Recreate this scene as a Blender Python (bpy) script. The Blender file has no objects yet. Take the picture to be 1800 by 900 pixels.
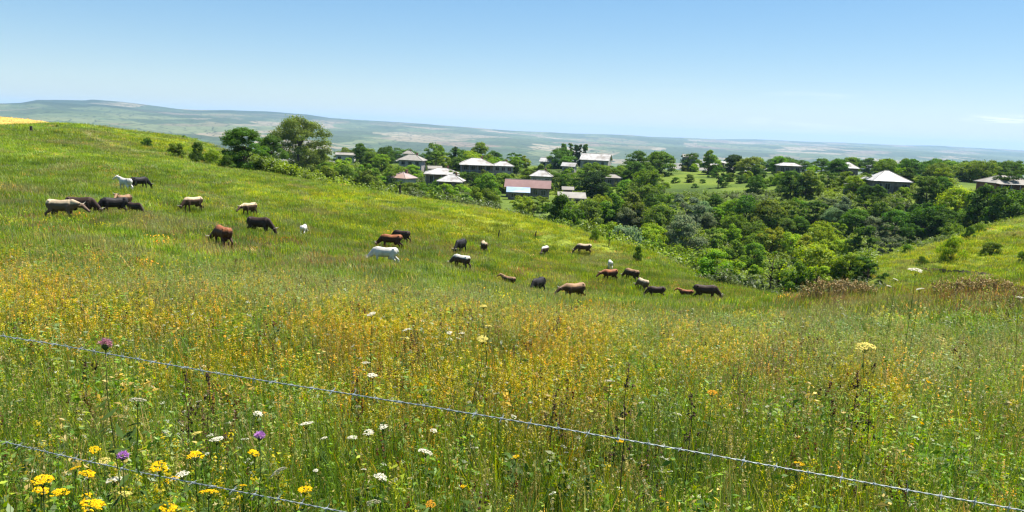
import bpy, bmesh, math, random
import numpy as np
from mathutils import Vector, Matrix

R = math.radians
rng = np.random.default_rng(7)
random.seed(7)
sc = bpy.context.scene
COL = sc.collection

# ------------------------------------------------------------------ camera
PITCH, ROLL, FPX = 9.05, 2.35, 1386.0          # focal length in pixels of the 1800 px wide photograph
cam_data = bpy.data.cameras.new("camera")
cam = bpy.data.objects.new("camera", cam_data)
COL.objects.link(cam)
CAM_M = Matrix.Rotation(R(90 - PITCH), 3, 'X') @ Matrix.Rotation(R(ROLL), 3, 'Z')
cam.matrix_world = CAM_M.to_4x4()
cam_data.sensor_width = 36.0
cam_data.lens = 36.0 * FPX / 1800.0
cam_data.clip_start = 0.1
cam_data.clip_end = 120000.0
sc.camera = cam
CM = np.array(CAM_M)

# ------------------------------------------------------------------ light
SUN_EL, SUN_AZ = 66.0, 55.0                   # azimuth clockwise from +Y (straight ahead)
world = bpy.data.worlds.new("World")
sc.world = world
world.use_nodes = True
wn, wl = world.node_tree.nodes, world.node_tree.links
wn.clear()
w_out = wn.new("ShaderNodeOutputWorld")
w_bg = wn.new("ShaderNodeBackground")
w_sky = wn.new("ShaderNodeTexSky")
w_sky.sky_type = 'NISHITA'
w_sky.sun_disc = False
w_sky.sun_elevation = R(SUN_EL)
w_sky.sun_rotation = R(SUN_AZ)
w_sky.altitude = 900
w_sky.air_density = 1.0
w_sky.dust_density = 0.5
w_sky.ozone_density = 4.0
w_bg.inputs[1].default_value = 0.128
# a few thin white clouds low over the plain
w_tc = wn.new("ShaderNodeTexCoord")
w_map = wn.new("ShaderNodeMapping"); w_map.inputs["Scale"].default_value = (5.0, 5.0, 60.0)
w_noise = wn.new("ShaderNodeTexNoise"); w_noise.inputs["Scale"].default_value = 1.3
w_noise.inputs["Detail"].default_value = 6.0
w_ramp = wn.new("ShaderNodeValToRGB")
w_ramp.color_ramp.elements[0].position = 0.57; w_ramp.color_ramp.elements[0].color = (0, 0, 0, 1)
w_ramp.color_ramp.elements[1].position = 0.80; w_ramp.color_ramp.elements[1].color = (1, 1, 1, 1)
w_sep = wn.new("ShaderNodeSeparateXYZ")
w_band = wn.new("ShaderNodeValToRGB")
els = w_band.color_ramp.elements
els[0].position = 0.0; els[0].color = (0, 0, 0, 1)
els[1].position = 0.02; els[1].color = (.8, .8, .8, 1)
e = els.new(0.045); e.color = (.55, .55, .55, 1)
e = els.new(0.09); e.color = (0, 0, 0, 1)
w_mul = wn.new("ShaderNodeMath"); w_mul.operation = 'MULTIPLY'
w_mix = wn.new("ShaderNodeMixRGB"); w_mix.inputs["Color2"].default_value = (4.6, 4.75, 4.9, 1)
wl.new(w_tc.outputs["Generated"], w_map.inputs[0]); wl.new(w_map.outputs[0], w_noise.inputs[0])
wl.new(w_noise.outputs[0], w_ramp.inputs[0]); wl.new(w_tc.outputs["Generated"], w_sep.inputs[0])
wl.new(w_sep.outputs[2], w_band.inputs[0])
wl.new(w_ramp.outputs[0], w_mul.inputs[0]); wl.new(w_band.outputs[0], w_mul.inputs[1])
w_side = wn.new("ShaderNodeMapRange"); w_side.inputs[1].default_value = 0.12; w_side.inputs[2].default_value = 0.5
w_mul2 = wn.new("ShaderNodeMath"); w_mul2.operation = 'MULTIPLY'
wl.new(w_sep.outputs[0], w_side.inputs[0]); wl.new(w_side.outputs[0], w_mul2.inputs[0]); wl.new(w_mul.outputs[0], w_mul2.inputs[1])
w_hsv = wn.new("ShaderNodeHueSaturation"); w_hsv.inputs["Saturation"].default_value = 1.56
w_gam = wn.new("ShaderNodeGamma"); w_gam.inputs[1].default_value = 0.63
wl.new(w_sky.outputs[0], w_gam.inputs[0]); wl.new(w_gam.outputs[0], w_hsv.inputs["Color"])
# two small wisps low on the right, in the direction the photograph shows them
def wisp(px, py, half_w, half_h, amount, prev):
    u, v = (px - 900.0) / FPX, (450.0 - py) / FPX
    d = (CAM_M @ Vector((u, v, -1.0))).normalized()
    sb = wn.new("ShaderNodeVectorMath"); sb.operation = 'SUBTRACT'; sb.inputs[1].default_value = d
    sc_ = wn.new("ShaderNodeVectorMath"); sc_.operation = 'MULTIPLY'; sc_.inputs[1].default_value = (1 / half_w, 0.0, 1 / half_h)
    ln = wn.new("ShaderNodeVectorMath"); ln.operation = 'LENGTH'
    fo = wn.new("ShaderNodeMapRange"); fo.inputs[1].default_value = 1.0; fo.inputs[2].default_value = 0.1; fo.inputs[4].default_value = amount; fo.interpolation_type = 'SMOOTHSTEP'
    nz = wn.new("ShaderNodeTexNoise"); nz.inputs["Scale"].default_value = 9.0; nz.inputs["Detail"].default_value = 6
    nr = wn.new("ShaderNodeMapRange"); nr.inputs[1].default_value = .40; nr.inputs[2].default_value = .62
    m1 = wn.new("ShaderNodeMath"); m1.operation = 'MULTIPLY'; m2 = wn.new("ShaderNodeMath"); m2.operation = 'MAXIMUM'
    wl.new(w_tc.outputs["Generated"], sb.inputs[0]); wl.new(sb.outputs[0], sc_.inputs[0]); wl.new(sc_.outputs[0], ln.inputs[0]); wl.new(ln.outputs["Value"], fo.inputs[0])
    wl.new(w_map.outputs[0], nz.inputs[0]); wl.new(nz.outputs[0], nr.inputs[0]); wl.new(fo.outputs[0], m1.inputs[0]); wl.new(nr.outputs[0], m1.inputs[1])
    wl.new(m1.outputs[0], m2.inputs[0]); wl.new(prev, m2.inputs[1]); return m2.outputs[0]
w_all = wisp(1772, 210, .05, .0075, .8, w_mul2.outputs[0])
w_all = wisp(1335, 213, .028, .006, .35, w_all)
w_all = wisp(930, 203, .03, .004, .15, w_all)
wl.new(w_all, w_mix.inputs[0])
wl.new(w_hsv.outputs[0], w_mix.inputs[1])
wl.new(w_mix.outputs[0], w_bg.inputs[0]); wl.new(w_bg.outputs[0], w_out.inputs[0])

sun_d = bpy.data.lights.new("sun", 'SUN')
sun_d.energy = 5.0
sun_d.angle = R(0.53)
sun_d.color = (1.0, 0.95, 0.87)
sun = bpy.data.objects.new("sun", sun_d)
COL.objects.link(sun)
sdir = Vector((math.sin(R(SUN_AZ)) * math.cos(R(SUN_EL)), math.cos(R(SUN_AZ)) * math.cos(R(SUN_EL)), math.sin(R(SUN_EL))))
sun.rotation_euler = sdir.to_track_quat('Z', 'Y').to_euler()
sun.location = sdir * 60

vs = sc.view_settings
vs.view_transform = 'Standard'; vs.look = 'None'; vs.gamma = 1.0; vs.use_curve_mapping = False
vs.exposure = 1.05
cy = sc.cycles
cy.max_bounces = 6; cy.diffuse_bounces = 3; cy.glossy_bounces = 2; cy.transmission_bounces = 4
cy.volume_bounces = 1; cy.transparent_max_bounces = 6
cy.caustics_reflective = False; cy.caustics_refractive = False
cy.use_denoising = True; cy.denoiser = 'OPENIMAGEDENOISE'; cy.denoising_input_passes = 'RGB_ALBEDO_NORMAL'
cy.use_adaptive_sampling = True; cy.adaptive_threshold = 0.01
cy.sample_clamp_indirect = 6.0
cy.filter_width = 1.3

# ------------------------------------------------------------------ terrain height
def ray(px, py):
    d = CM @ np.array([(px - 900.0) / FPX, (450.0 - py) / FPX, -1.0])
    return d / d[1]                                  # scaled so that y (forward) is 1
def unproj(px, py, depth):
    return ray(px, py) * depth
def proj(P):                                         # P (n,3) -> px, py, forward depth
    c = np.asarray(P, float).reshape(-1, 3) @ CM      # world -> camera axes
    z = np.minimum(c[:, 2], -1e-6)
    return 900 + FPX * c[:, 0] / -z, 450 - FPX * c[:, 1] / -z, -c[:, 2]

ctrl_xyz = [(0, 0, -1.75), (-6, 0, -1.7), (6, 0, -1.85), (0, -12, -1.4), (-25, 0, -1.6), (25, 0, -2.6), (-60, -5, -1.2), (60, -5, -6.5),
            (0, 4, -2.2), (-60, 40, -3.4), (-120, 80, -2.0), (0, -60, 0.0), (-80, -60, 0.0), (80, -60, -5.0), (110, 30, -11.0), (-150, 20, -1.0)]
ctrl_px = [(100, 505, 20), (500, 545, 20), (900, 580, 20), (1300, 616, 20), (1700, 636, 19), (100, 455, 29), (500, 505, 30), (900, 555, 31), (1100, 566, 32), (1280, 576, 33), (1150, 550, 45),
    (100, 392, 42), (140, 384, 45), (220, 381, 45), (222, 338, 62), (245, 335, 64), (337, 374, 58), (440, 382, 60), (455, 417, 50),
    (388, 437, 42), (535, 415, 60), (688, 440, 58), (705, 428, 64), (675, 466, 44), (810, 447, 64), (850, 445, 75), (810, 475, 55),
    (893, 505, 52), (945, 518, 52), (1008, 532, 48), (957, 450, 85), (1025, 448, 88), (1072, 475, 80), (1072, 495, 66), (1110, 495, 70),
    (1128, 513, 64), (1153, 525, 62), (1240, 530, 58),
    (0, 224, 122), (-120, 224, 122), (0, 226, 145), (-120, 226, 145), (60, 224, 146), (100, 219, 125), (200, 245, 115), (300, 274, 110), (400, 300, 108), (500, 313, 108), (600, 328, 108), (700, 346, 108),
    (800, 361, 108), (900, 379, 106), (1000, 404, 104), (1100, 434, 100), (1180, 463, 92), (1260, 500, 80), (200, 290, 80), (60, 300, 75),
    (400, 350, 78), (600, 370, 82), (700, 395, 80), (900, 405, 92),
    (250, 247, 150), (350, 247, 172), (200, 233, 152), (430, 285, 142),
    (1600, 490, 95), (1560, 472, 100), (1650, 430, 115), (1730, 410, 122), (1800, 383, 130), (1700, 487, 85), (1800, 490, 72), (1800, 440, 100),
    (1700, 533, 32), (1480, 530, 36), (1800, 545, 27), (1400, 533, 48), (1330, 520, 66)]
def azpt(px, depth, z):                              # point at an azimuth, known depth and height
    d = ray(px, 300); return (d[0] * depth, depth, z)
ctrl_az = [azpt(500, 150, -15), azpt(620, 145, -17), azpt(800, 140, -19), azpt(1000, 132, -21), azpt(1150, 122, -22), azpt(1300, 110, -22),
    azpt(1300, 88, -19), azpt(1420, 95, -19.5), azpt(1480, 65, -14), azpt(1620, 60, -12.5), azpt(1560, 140, -22), azpt(1700, 160, -20),
    azpt(1850, 165, -16), azpt(1300, 165, -24), azpt(1100, 170, -22), azpt(1480, 180, -21), azpt(900, 190, -19.5), azpt(700, 200, -18),
    azpt(500, 220, -18), azpt(724, 300, -17), azpt(835, 300, -17.5), azpt(1000, 300, -17.5), azpt(1200, 280, -17), azpt(1200, 235, -19),
    azpt(1557, 222, -12.6), azpt(1765, 205, -11.0), azpt(1390, 330, -13), azpt(1390, 250, -15), azpt(620, 330, -17), azpt(300, 260, -14), azpt(0, 200, -9), azpt(-150, 175, -7), azpt(60, 172, -6.5),
    azpt(300, 420, -26), azpt(700, 440, -21), azpt(1100, 440, -19), azpt(1500, 440, -17), azpt(1900, 400, -14), azpt(0, 420, -22), azpt(1950, 250, -12)]
CT = np.array(ctrl_xyz + [tuple(unproj(*p)) for p in ctrl_px] + ctrl_az, float)
S = 100.0
def _k(r2):
    return np.where(r2 > 1e-12, 0.5 * r2 * np.log(np.maximum(r2, 1e-12)), 0.0)
cxy = CT[:, :2] / S
n = len(cxy)
K = _k(((cxy[:, None] - cxy[None]) ** 2).sum(-1)) + np.eye(n) * 4e-4
Pm = np.c_[np.ones(n), cxy]
A = np.block([[K, Pm], [Pm.T, np.zeros((3, 3))]])
sol = np.linalg.solve(A, np.r_[CT[:, 2], 0, 0, 0])
TW, TA = sol[:n], sol[n:]
def vnoise(x, y, seed=0):
    """smooth value noise, vectorised"""
    xi, yi = np.floor(x).astype(np.int64), np.floor(y).astype(np.int64)
    xf, yf = x - xi, y - yi
    def h(a, b):
        q = np.sin(a * 127.1 + b * 311.7 + seed * 74.7) * 43758.5453
        return q - np.floor(q)
    u, v = xf * xf * (3 - 2 * xf), yf * yf * (3 - 2 * yf)
    return (h(xi, yi) * (1 - u) + h(xi + 1, yi) * u) * (1 - v) + (h(xi, yi + 1) * (1 - u) + h(xi + 1, yi + 1) * u) * v - 0.5
def smooth(a, b, x):
    t = np.clip((x - a) / (b - a), 0, 1); return t * t * (3 - 2 * t)
SKY_AZ = np.array([-300, 0, 38, 65, 100, 150, 162, 210, 250, 310, 350, 400, 440, 500, 540, 580, 700, 850, 1000, 1150, 1300, 1500, 1650, 1800, 2100], float)
SKY_PY = np.array([184, 184, 183, 179.5, 180.5, 183, 182, 186, 190, 195, 196, 197, 200, 203, 205, 211, 219, 228, 237, 241, 247, 253, 258, 265, 278], float)
_rr = [ray(a, b) for a, b in zip(SKY_AZ, SKY_PY)]
SKY_T = np.array([r_[0] for r_ in _rr]); SKY_S = np.array([r_[2] for r_ in _rr])
def height(x, y):
    x = np.atleast_1d(np.asarray(x, float)); y = np.atleast_1d(np.asarray(y, float))
    out = np.empty(len(x))
    r = np.hypot(x, y)
    cl = np.minimum(1.0, 480.0 / np.maximum(r, 1e-6))
    for a in range(0, len(x), 40000):
        s = slice(a, a + 40000)
        q = np.c_[x[s] * cl[s], y[s] * cl[s]] / S
        out[s] = _k(((q[:, None] - cxy[None]) ** 2).sum(-1)) @ TW + TA[0] + q @ TA[1:]
    out = np.clip(out, -34, 6)
    out += vnoise(x / 9, y / 9, 3) * 0.35 * smooth(8, 40, r) + vnoise(x / 2.2, y / 2.2, 5) * 0.12
    far = -150 + vnoise(x / 900, y / 900, 9) * 26 + vnoise(x / 300, y / 300, 11) * 7
    az = x / np.maximum(y, 1.0)
    ridge_d = np.interp(az, [-0.7, 0, 0.3, 0.7], [9500, 12500, 17000, 19000])
    sl = np.interp(az, SKY_T, SKY_S)
    ridge_z = sl * ridge_d
    t = smooth(0.22, 1.0, r / ridge_d)
    bump = (vnoise(x / 1500, y / 1500, 21) * 75 + vnoise(x / 600, y / 600, 22) * 30) * t * (1 - smooth(.9, 1.0, r / ridge_d))
    far = far * (1 - t) + ridge_z * t + bump
    far = far - smooth(1.0, 1.25, r / ridge_d) * 500
    w = smooth(430, 1900, r)
    return out * (1 - w) + far * w
GX, GY, GS = -470.0, 0.0, 1.6
_gx, _gy = np.meshgrid(np.arange(GX, 471, GS), np.arange(GY, 560, GS))
HG = height(_gx.ravel(), _gy.ravel()).reshape(_gx.shape)
def hfast(x, y):
    """bilinear look-up of the terrain height near the place"""
    u = np.clip((np.asarray(x, float) - GX) / GS, 0, HG.shape[1] - 1.001); v = np.clip((np.asarray(y, float) - GY) / GS, 0, HG.shape[0] - 1.001)
    i, j = u.astype(int), v.astype(int); a, b = u - i, v - j
    return (HG[j, i] * (1 - a) + HG[j, i + 1] * a) * (1 - b) + (HG[j + 1, i] * (1 - a) + HG[j + 1, i + 1] * a) * b
def hit(px, py, off=0.0, tmin=2.0, tmax=540.0):
    """first point where the ray through a photo pixel comes down onto the terrain raised by off"""
    d = ray(px, py)
    t = np.geomspace(tmin, tmax, 700)
    g = hfast(d[0] * t, t) + off - d[2] * t
    k = np.where((g[1:] >= 0) & (g[:-1] < 0))[0]
    if len(k) == 0: return None
    a, b = t[k[0]], t[k[0] + 1]
    for _ in range(16):
        m = (a + b) / 2
        if hfast(d[0] * m, m) + off - d[2] * m >= 0: b = m
        else: a = m
    return np.array([d[0] * b, b, d[2] * b - off])

# ------------------------------------------------------------------ helpers
def tag(o, label=None, cat=None, group=None, kind=None):
    if label: o['label'] = label
    if cat: o['category'] = cat
    if group: o['group'] = group
    if kind: o['kind'] = kind
    return o
def mesh_obj(name, V, F, mat=None, parent=None, smooth_=False, link=True, mats=None, fm=None):
    me = bpy.data.meshes.new(name)
    me.from_pydata([tuple(v) for v in V], [], [tuple(f) for f in F])
    for m in (mats or ([mat] if mat else [])): me.materials.append(m)
    if fm is not None: me.polygons.foreach_set('material_index', np.asarray(fm, np.int32))
    if smooth_: me.polygons.foreach_set('use_smooth', np.ones(len(me.polygons), bool))
    me.update()
    o = bpy.data.objects.new(name, me)
    if link: COL.objects.link(o)
    if parent: o.parent = parent
    return o
def fast_mesh(name, V, F4, col=None, mat=None, smooth_=False):
    """numpy quads mesh with an optional per-vertex colour attribute"""
    V = np.asarray(V, np.float32); F4 = np.asarray(F4, np.int32)
    me = bpy.data.meshes.new(name)
    me.vertices.add(len(V)); me.vertices.foreach_set('co', V.ravel())
    k = F4.shape[1]
    me.loops.add(F4.size); me.loops.foreach_set('vertex_index', F4.ravel())
    me.polygons.add(len(F4)); me.polygons.foreach_set('loop_start', np.arange(0, F4.size, k, dtype=np.int32))
    if smooth_: me.polygons.foreach_set('use_smooth', np.ones(len(F4), bool))
    me.update(calc_edges=True)
    if col is not None:
        a = me.attributes.new('col', 'FLOAT_COLOR', 'POINT')
        a.data.foreach_set('color', np.c_[np.asarray(col, np.float32)[:, :3], np.ones(len(V), np.float32)].astype(np.float32).ravel())
    if mat: me.materials.append(mat)
    return me
def empty(name, loc, rz=0.0):
    o = bpy.data.objects.new(name, None); COL.objects.link(o)
    o.location = loc; o.rotation_euler = (0, 0, rz); o.empty_display_size = 0.3
    return o
class MB:
    def __init__(s): s.V, s.F = [], []
    def add(s, V, F):
        b = len(s.V); s.V += [tuple(v) for v in V]; s.F += [tuple(i + b for i in f) for f in F]
    def box(s, x0, x1, y0, y1, z0, z1):
        s.add([(x0, y0, z0), (x1, y0, z0), (x1, y1, z0), (x0, y1, z0), (x0, y0, z1), (x1, y0, z1), (x1, y1, z1), (x0, y1, z1)],
              [(0, 3, 2, 1), (4, 5, 6, 7), (0, 1, 5, 4), (1, 2, 6, 5), (2, 3, 7, 6), (3, 0, 4, 7)])
    def tube(s, pts, rad, n=6, cap=True):
        pts = [Vector(p) for p in pts]
        if not hasattr(rad, '__len__'): rad = [rad] * len(pts)
        b0 = len(s.V)
        for i, p in enumerate(pts):
            t = (pts[min(i + 1, len(pts) - 1)] - pts[max(i - 1, 0)]).normalized()
            u = t.cross(Vector((0.31, 0.17, 0.93)));
            if u.length < 1e-3: u = t.cross(Vector((1, 0, 0)))
            u.normalize(); v = t.cross(u)
            for k in range(n):
                a = 2 * math.pi * k / n
                s.V.append(tuple(p + (u * math.cos(a) + v * math.sin(a)) * rad[i]))
        for i in range(len(pts) - 1):
            for k in range(n):
                a, b = b0 + i * n + k, b0 + i * n + (k + 1) % n
                s.F.append((a, b, b + n, a + n))
        if cap:
            s.F.append(tuple(b0 + k for k in range(n))[::-1])
            s.F.append(tuple(b0 + (len(pts) - 1) * n + k for k in range(n)))
    def build(s, name, mat, parent=None, smooth_=False):
        return mesh_obj(name, s.V, s.F, mat, parent, smooth_)

# ------------------------------------------------------------------ materials
def new_mat(name):
    m = bpy.data.materials.new(name); m.use_nodes = True
    nt = m.node_tree; nt.nodes.clear()
    out = nt.nodes.new("ShaderNodeOutputMaterial")
    return m, nt.nodes, nt.links, out
def paint(name, col, rough=0.7, var=0.25, scale=3.0, spec=0.3, metal=0.0, dirt=None, dirt_amt=0.5, obj_col=False, bump=0.0):
    """a plain surface with uneven tone; dirt is a second colour in noise patches"""
    m, N, L, out = new_mat(name)
    b = N.new("ShaderNodeBsdfPrincipled")
    b.inputs["Roughness"].default_value = rough; b.inputs["Metallic"].default_value = metal
    b.inputs["Specular IOR Level"].default_value = spec
    tc = N.new("ShaderNodeTexCoord")
    nz = N.new("ShaderNodeTexNoise"); nz.inputs["Scale"].default_value = scale; nz.inputs["Detail"].default_value = 5
    L.new(tc.outputs["Object"], nz.inputs[0])
    hsv = N.new("ShaderNodeHueSaturation")
    mr = N.new("ShaderNodeMapRange"); mr.inputs[1].default_value = 0.3; mr.inputs[2].default_value = 0.7
    mr.inputs[3].default_value = 1 - var; mr.inputs[4].default_value = 1 + var
    L.new(nz.outputs[0], mr.inputs[0]); L.new(mr.outputs[0], hsv.inputs["Value"])
    hsv.inputs["Color"].default_value = (*col, 1)
    if obj_col:
        oi = N.new("ShaderNodeObjectInfo"); L.new(oi.outputs["Color"], hsv.inputs["Color"])
    src = hsv.outputs[0]
    if dirt:
        n2 = N.new("ShaderNodeTexNoise"); n2.inputs["Scale"].default_value = scale * 0.37; n2.inputs["Detail"].default_value = 6
        L.new(tc.outputs["Object"], n2.inputs[0])
        rp = N.new("ShaderNodeMapRange"); rp.inputs[1].default_value = 0.48; rp.inputs[2].default_value = 0.66; rp.inputs[4].default_value = dirt_amt
        L.new(n2.outputs[0], rp.inputs[0])
        mx = N.new("ShaderNodeMixRGB"); mx.inputs[2].default_value = (*dirt, 1)
        L.new(rp.outputs[0], mx.inputs[0]); L.new(src, mx.inputs[1]); src = mx.outputs[0]
    L.new(src, b.inputs["Base Color"])
    if bump:
        bp = N.new("ShaderNodeBump"); bp.inputs["Strength"].default_value = bump
        L.new(nz.outputs[0], bp.inputs["Height"]); L.new(bp.outputs[0], b.inputs["Normal"])
    L.new(b.outputs[0], out.inputs[0])
    return m
def leaf_mat(name, source, trans=0.4, gloss=0.04, rough=0.5):
    """foliage: vertex colour 'col' times the object colour or the instance tint"""
    m, N, L, out = new_mat(name)
    at = N.new("ShaderNodeAttribute"); at.attribute_name = 'col'
    mx = N.new("ShaderNodeMixRGB"); mx.blend_type = 'MULTIPLY'; mx.inputs[0].default_value = 1
    L.new(at.outputs["Color"], mx.inputs[1])
    if source == 'object':
        oi = N.new("ShaderNodeObjectInfo"); L.new(oi.outputs["Color"], mx.inputs[2])
    else:
        a2 = N.new("ShaderNodeAttribute"); a2.attribute_type = 'INSTANCER'; a2.attribute_name = 'tint'
        L.new(a2.outputs["Color"], mx.inputs[2])
    d = N.new("ShaderNodeBsdfDiffuse"); t = N.new("ShaderNodeBsdfTranslucent"); g = N.new("ShaderNodeBsdfGlossy")
    g.inputs["Roughness"].default_value = rough; g.inputs["Color"].default_value = (1, 1, 1, 1)
    h = N.new("ShaderNodeHueSaturation"); h.inputs["Saturation"].default_value = 1.15; h.inputs["Value"].default_value = 1.25; h.inputs["Hue"].default_value = 0.49
    L.new(mx.outputs[0], d.inputs[0]); L.new(mx.outputs[0], h.inputs["Color"]); L.new(h.outputs[0], t.inputs[0])
    m1 = N.new("ShaderNodeMixShader"); m1.inputs[0].default_value = trans
    L.new(d.outputs[0], m1.inputs[1]); L.new(t.outputs[0], m1.inputs[2])
    m2 = N.new("ShaderNodeMixShader"); m2.inputs[0].default_value = gloss
    L.new(m1.outputs[0], m2.inputs[1]); L.new(g.outputs[0], m2.inputs[2])
    L.new(m2.outputs[0], out.inputs[0])
    return m
# ------------------------------------------------------------------ the ground: one polar sheet to beyond the far hills
def zone_blob(px, py, blobs):
    w = np.zeros(len(px))
    for (cx, cy_, sx, sy, a) in blobs:
        w = np.maximum(w, a * np.exp(-((px - cx) / sx) ** 2 - ((py - cy_) / sy) ** 2))
    return w
def build_ground():
    rad = np.r_[np.geomspace(0.6, 200, 330), np.geomspace(203, 1900, 150), np.geomspace(1920, 27000, 170)]
    ang = np.r_[np.radians(np.linspace(-46, 46, 560)), np.radians(np.linspace(50, 310, 60))]
    na, nr = len(ang), len(rad)
    rr, aa = np.meshgrid(rad, ang, indexing='ij')
    X = (rr * np.sin(aa)).ravel(); Y = (rr * np.cos(aa)).ravel()
    Z = height(X, Y)
    Z = np.where(Y < -200, np.clip(Z, -30, 40), Z)
    V = np.r_[np.c_[X, Y, Z], [[0, 0, height(0, 0)[0]]]]
    i, j = np.meshgrid(np.arange(nr - 1), np.arange(na), indexing='ij')
    j2 = (j + 1) % na
    F = np.stack([i * na + j, i * na + j2, (i + 1) * na + j2, (i + 1) * na + j], -1).reshape(-1, 4)
    c = len(V) - 1
    # centre fan as degenerate-free quads is not possible: use triangles through from_pydata-like extra polys
    me = bpy.data.meshes.new('ground')
    T = np.array([(c, (k + 1) % na, k) for k in range(na)])
    me.vertices.add(len(V)); me.vertices.foreach_set('co', V.astype(np.float32).ravel())
    loops = np.r_[F[:, ::-1].ravel(), T.ravel()]
    starts = np.r_[np.arange(0, F.size, 4), F.size + np.arange(0, T.size, 3)]
    me.loops.add(len(loops)); me.loops.foreach_set('vertex_index', loops.astype(np.int32))
    me.polygons.add(len(starts)); me.polygons.foreach_set('loop_start', starts.astype(np.int32))
    me.polygons.foreach_set('use_smooth', np.ones(len(starts), bool))
    me.update(calc_edges=True)
    # land-use masks: r = track and bare earth, g = garden green of the village, b = far plain
    P = V.copy()
    px, py, dep = proj(P)
    front = (P[:, 1] > 1)
    r_ = np.hypot(P[:, 0], P[:, 1])
    far = smooth(480, 1100, r_)
    vil = smooth(175, 235, r_) * (1 - far)
    path = np.zeros(len(P))
    pts = np.array([hit(*q)[:2] for q in [(150, 232), (180, 250), (215, 261), (255, 269), (300, 277), (350, 288)]])
    near = front & (r_ < 260) & (r_ > 60)
    idx = np.where(near)[0]
    dmin = np.full(len(idx), 1e9)
    for a, b in zip(pts[:-1], pts[1:]):
        ab = b - a; q = P[idx, :2] - a
        t = np.clip((q @ ab) / (ab @ ab), 0, 1)
        dmin = np.minimum(dmin, np.hypot(*(q - t[:, None] * ab).T))
    global PATH; PATH = pts
    path[idx] = .45 * np.exp(-(dmin / .8) ** 2)
    at = me.attributes.new('land', 'FLOAT_COLOR', 'POINT')
    at.data.foreach_set('color', np.c_[path, vil, far, np.ones(len(P))].astype(np.float32).ravel())
    # open grass colour of the hills (where the plants really are yellower, greyer or browner)
    gold, grey, lime, brown = meadow_zones(px, py, r_, front)
    base = np.array([0.100, 0.145, 0.028])[None] * np.ones((len(P), 3))
    for w, c3 in ((gold, (0.17, 0.14, 0.025)), (grey, (0.085, 0.11, 0.038)), (lime, (0.25, 0.285, 0.028)), (brown, (0.082, 0.080, 0.035))):
        base = base * (1 - w[:, None]) + np.array(c3) * w[:, None]
    a2 = me.attributes.new('turf', 'FLOAT_COLOR', 'POINT')
    a2.data.foreach_set('color', np.c_[base, np.ones(len(P))].astype(np.float32).ravel())
    o = bpy.data.objects.new('ground', me); COL.objects.link(o)
    o['kind'] = 'structure'
    me.materials.append(ground_mat())
    return o
def meadow_zones(px, py, r_, front):
    j = vnoise(px / 60, py / 22, 31) * 26
    y = py + j
    gold = zone_blob(px, y, [(640, 605, 190, 55, .95), (950, 600, 130, 45, .85), (930, 690, 150, 60, .8), (60, 515, 150, 50, .75), (260, 560, 220, 55, .5),
                             (1540, 690, 70, 45, .45), (760, 715, 220, 55, .45), (1240, 625, 130, 45, .4), (420, 640, 200, 50, .35)])
    grey = zone_blob(px, y, [(450, 505, 380, 32, .8), (800, 520, 250, 28, .75), (1150, 570, 260, 28, .65), (1650, 610, 240, 60, .5), (1450, 570, 150, 40, .5),
                             (330, 330, 240, 60, .25), (520, 460, 260, 25, .5)])
    lime = zone_blob(px, y, [(850, 390, 230, 26, .85), (620, 348, 230, 26, .7), (1030, 425, 130, 24, .7), (300, 245, 130, 26, .6), (1680, 430, 200, 60, .75),
                             (430, 330, 120, 20, .35), (950, 480, 150, 22, .45), (600, 385, 120, 22, .4)])
    brown = zone_blob(px, y, [(570, 457, 90, 12, .6), (930, 470, 60, 10, .6), (760, 425, 90, 14, .5), (1000, 490, 100, 14, .35), (1480, 518, 90, 18, .9), (1720, 515, 130, 20, .9),
                              (1390, 650, 90, 60, .4), (120, 378, 130, 22, .35), (420, 430, 140, 25, .3), (1270, 505, 60, 12, .5)])
    f = (front & (r_ < 175)).astype(float)
    return gold * f, grey * f, lime * f, brown * f
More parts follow.
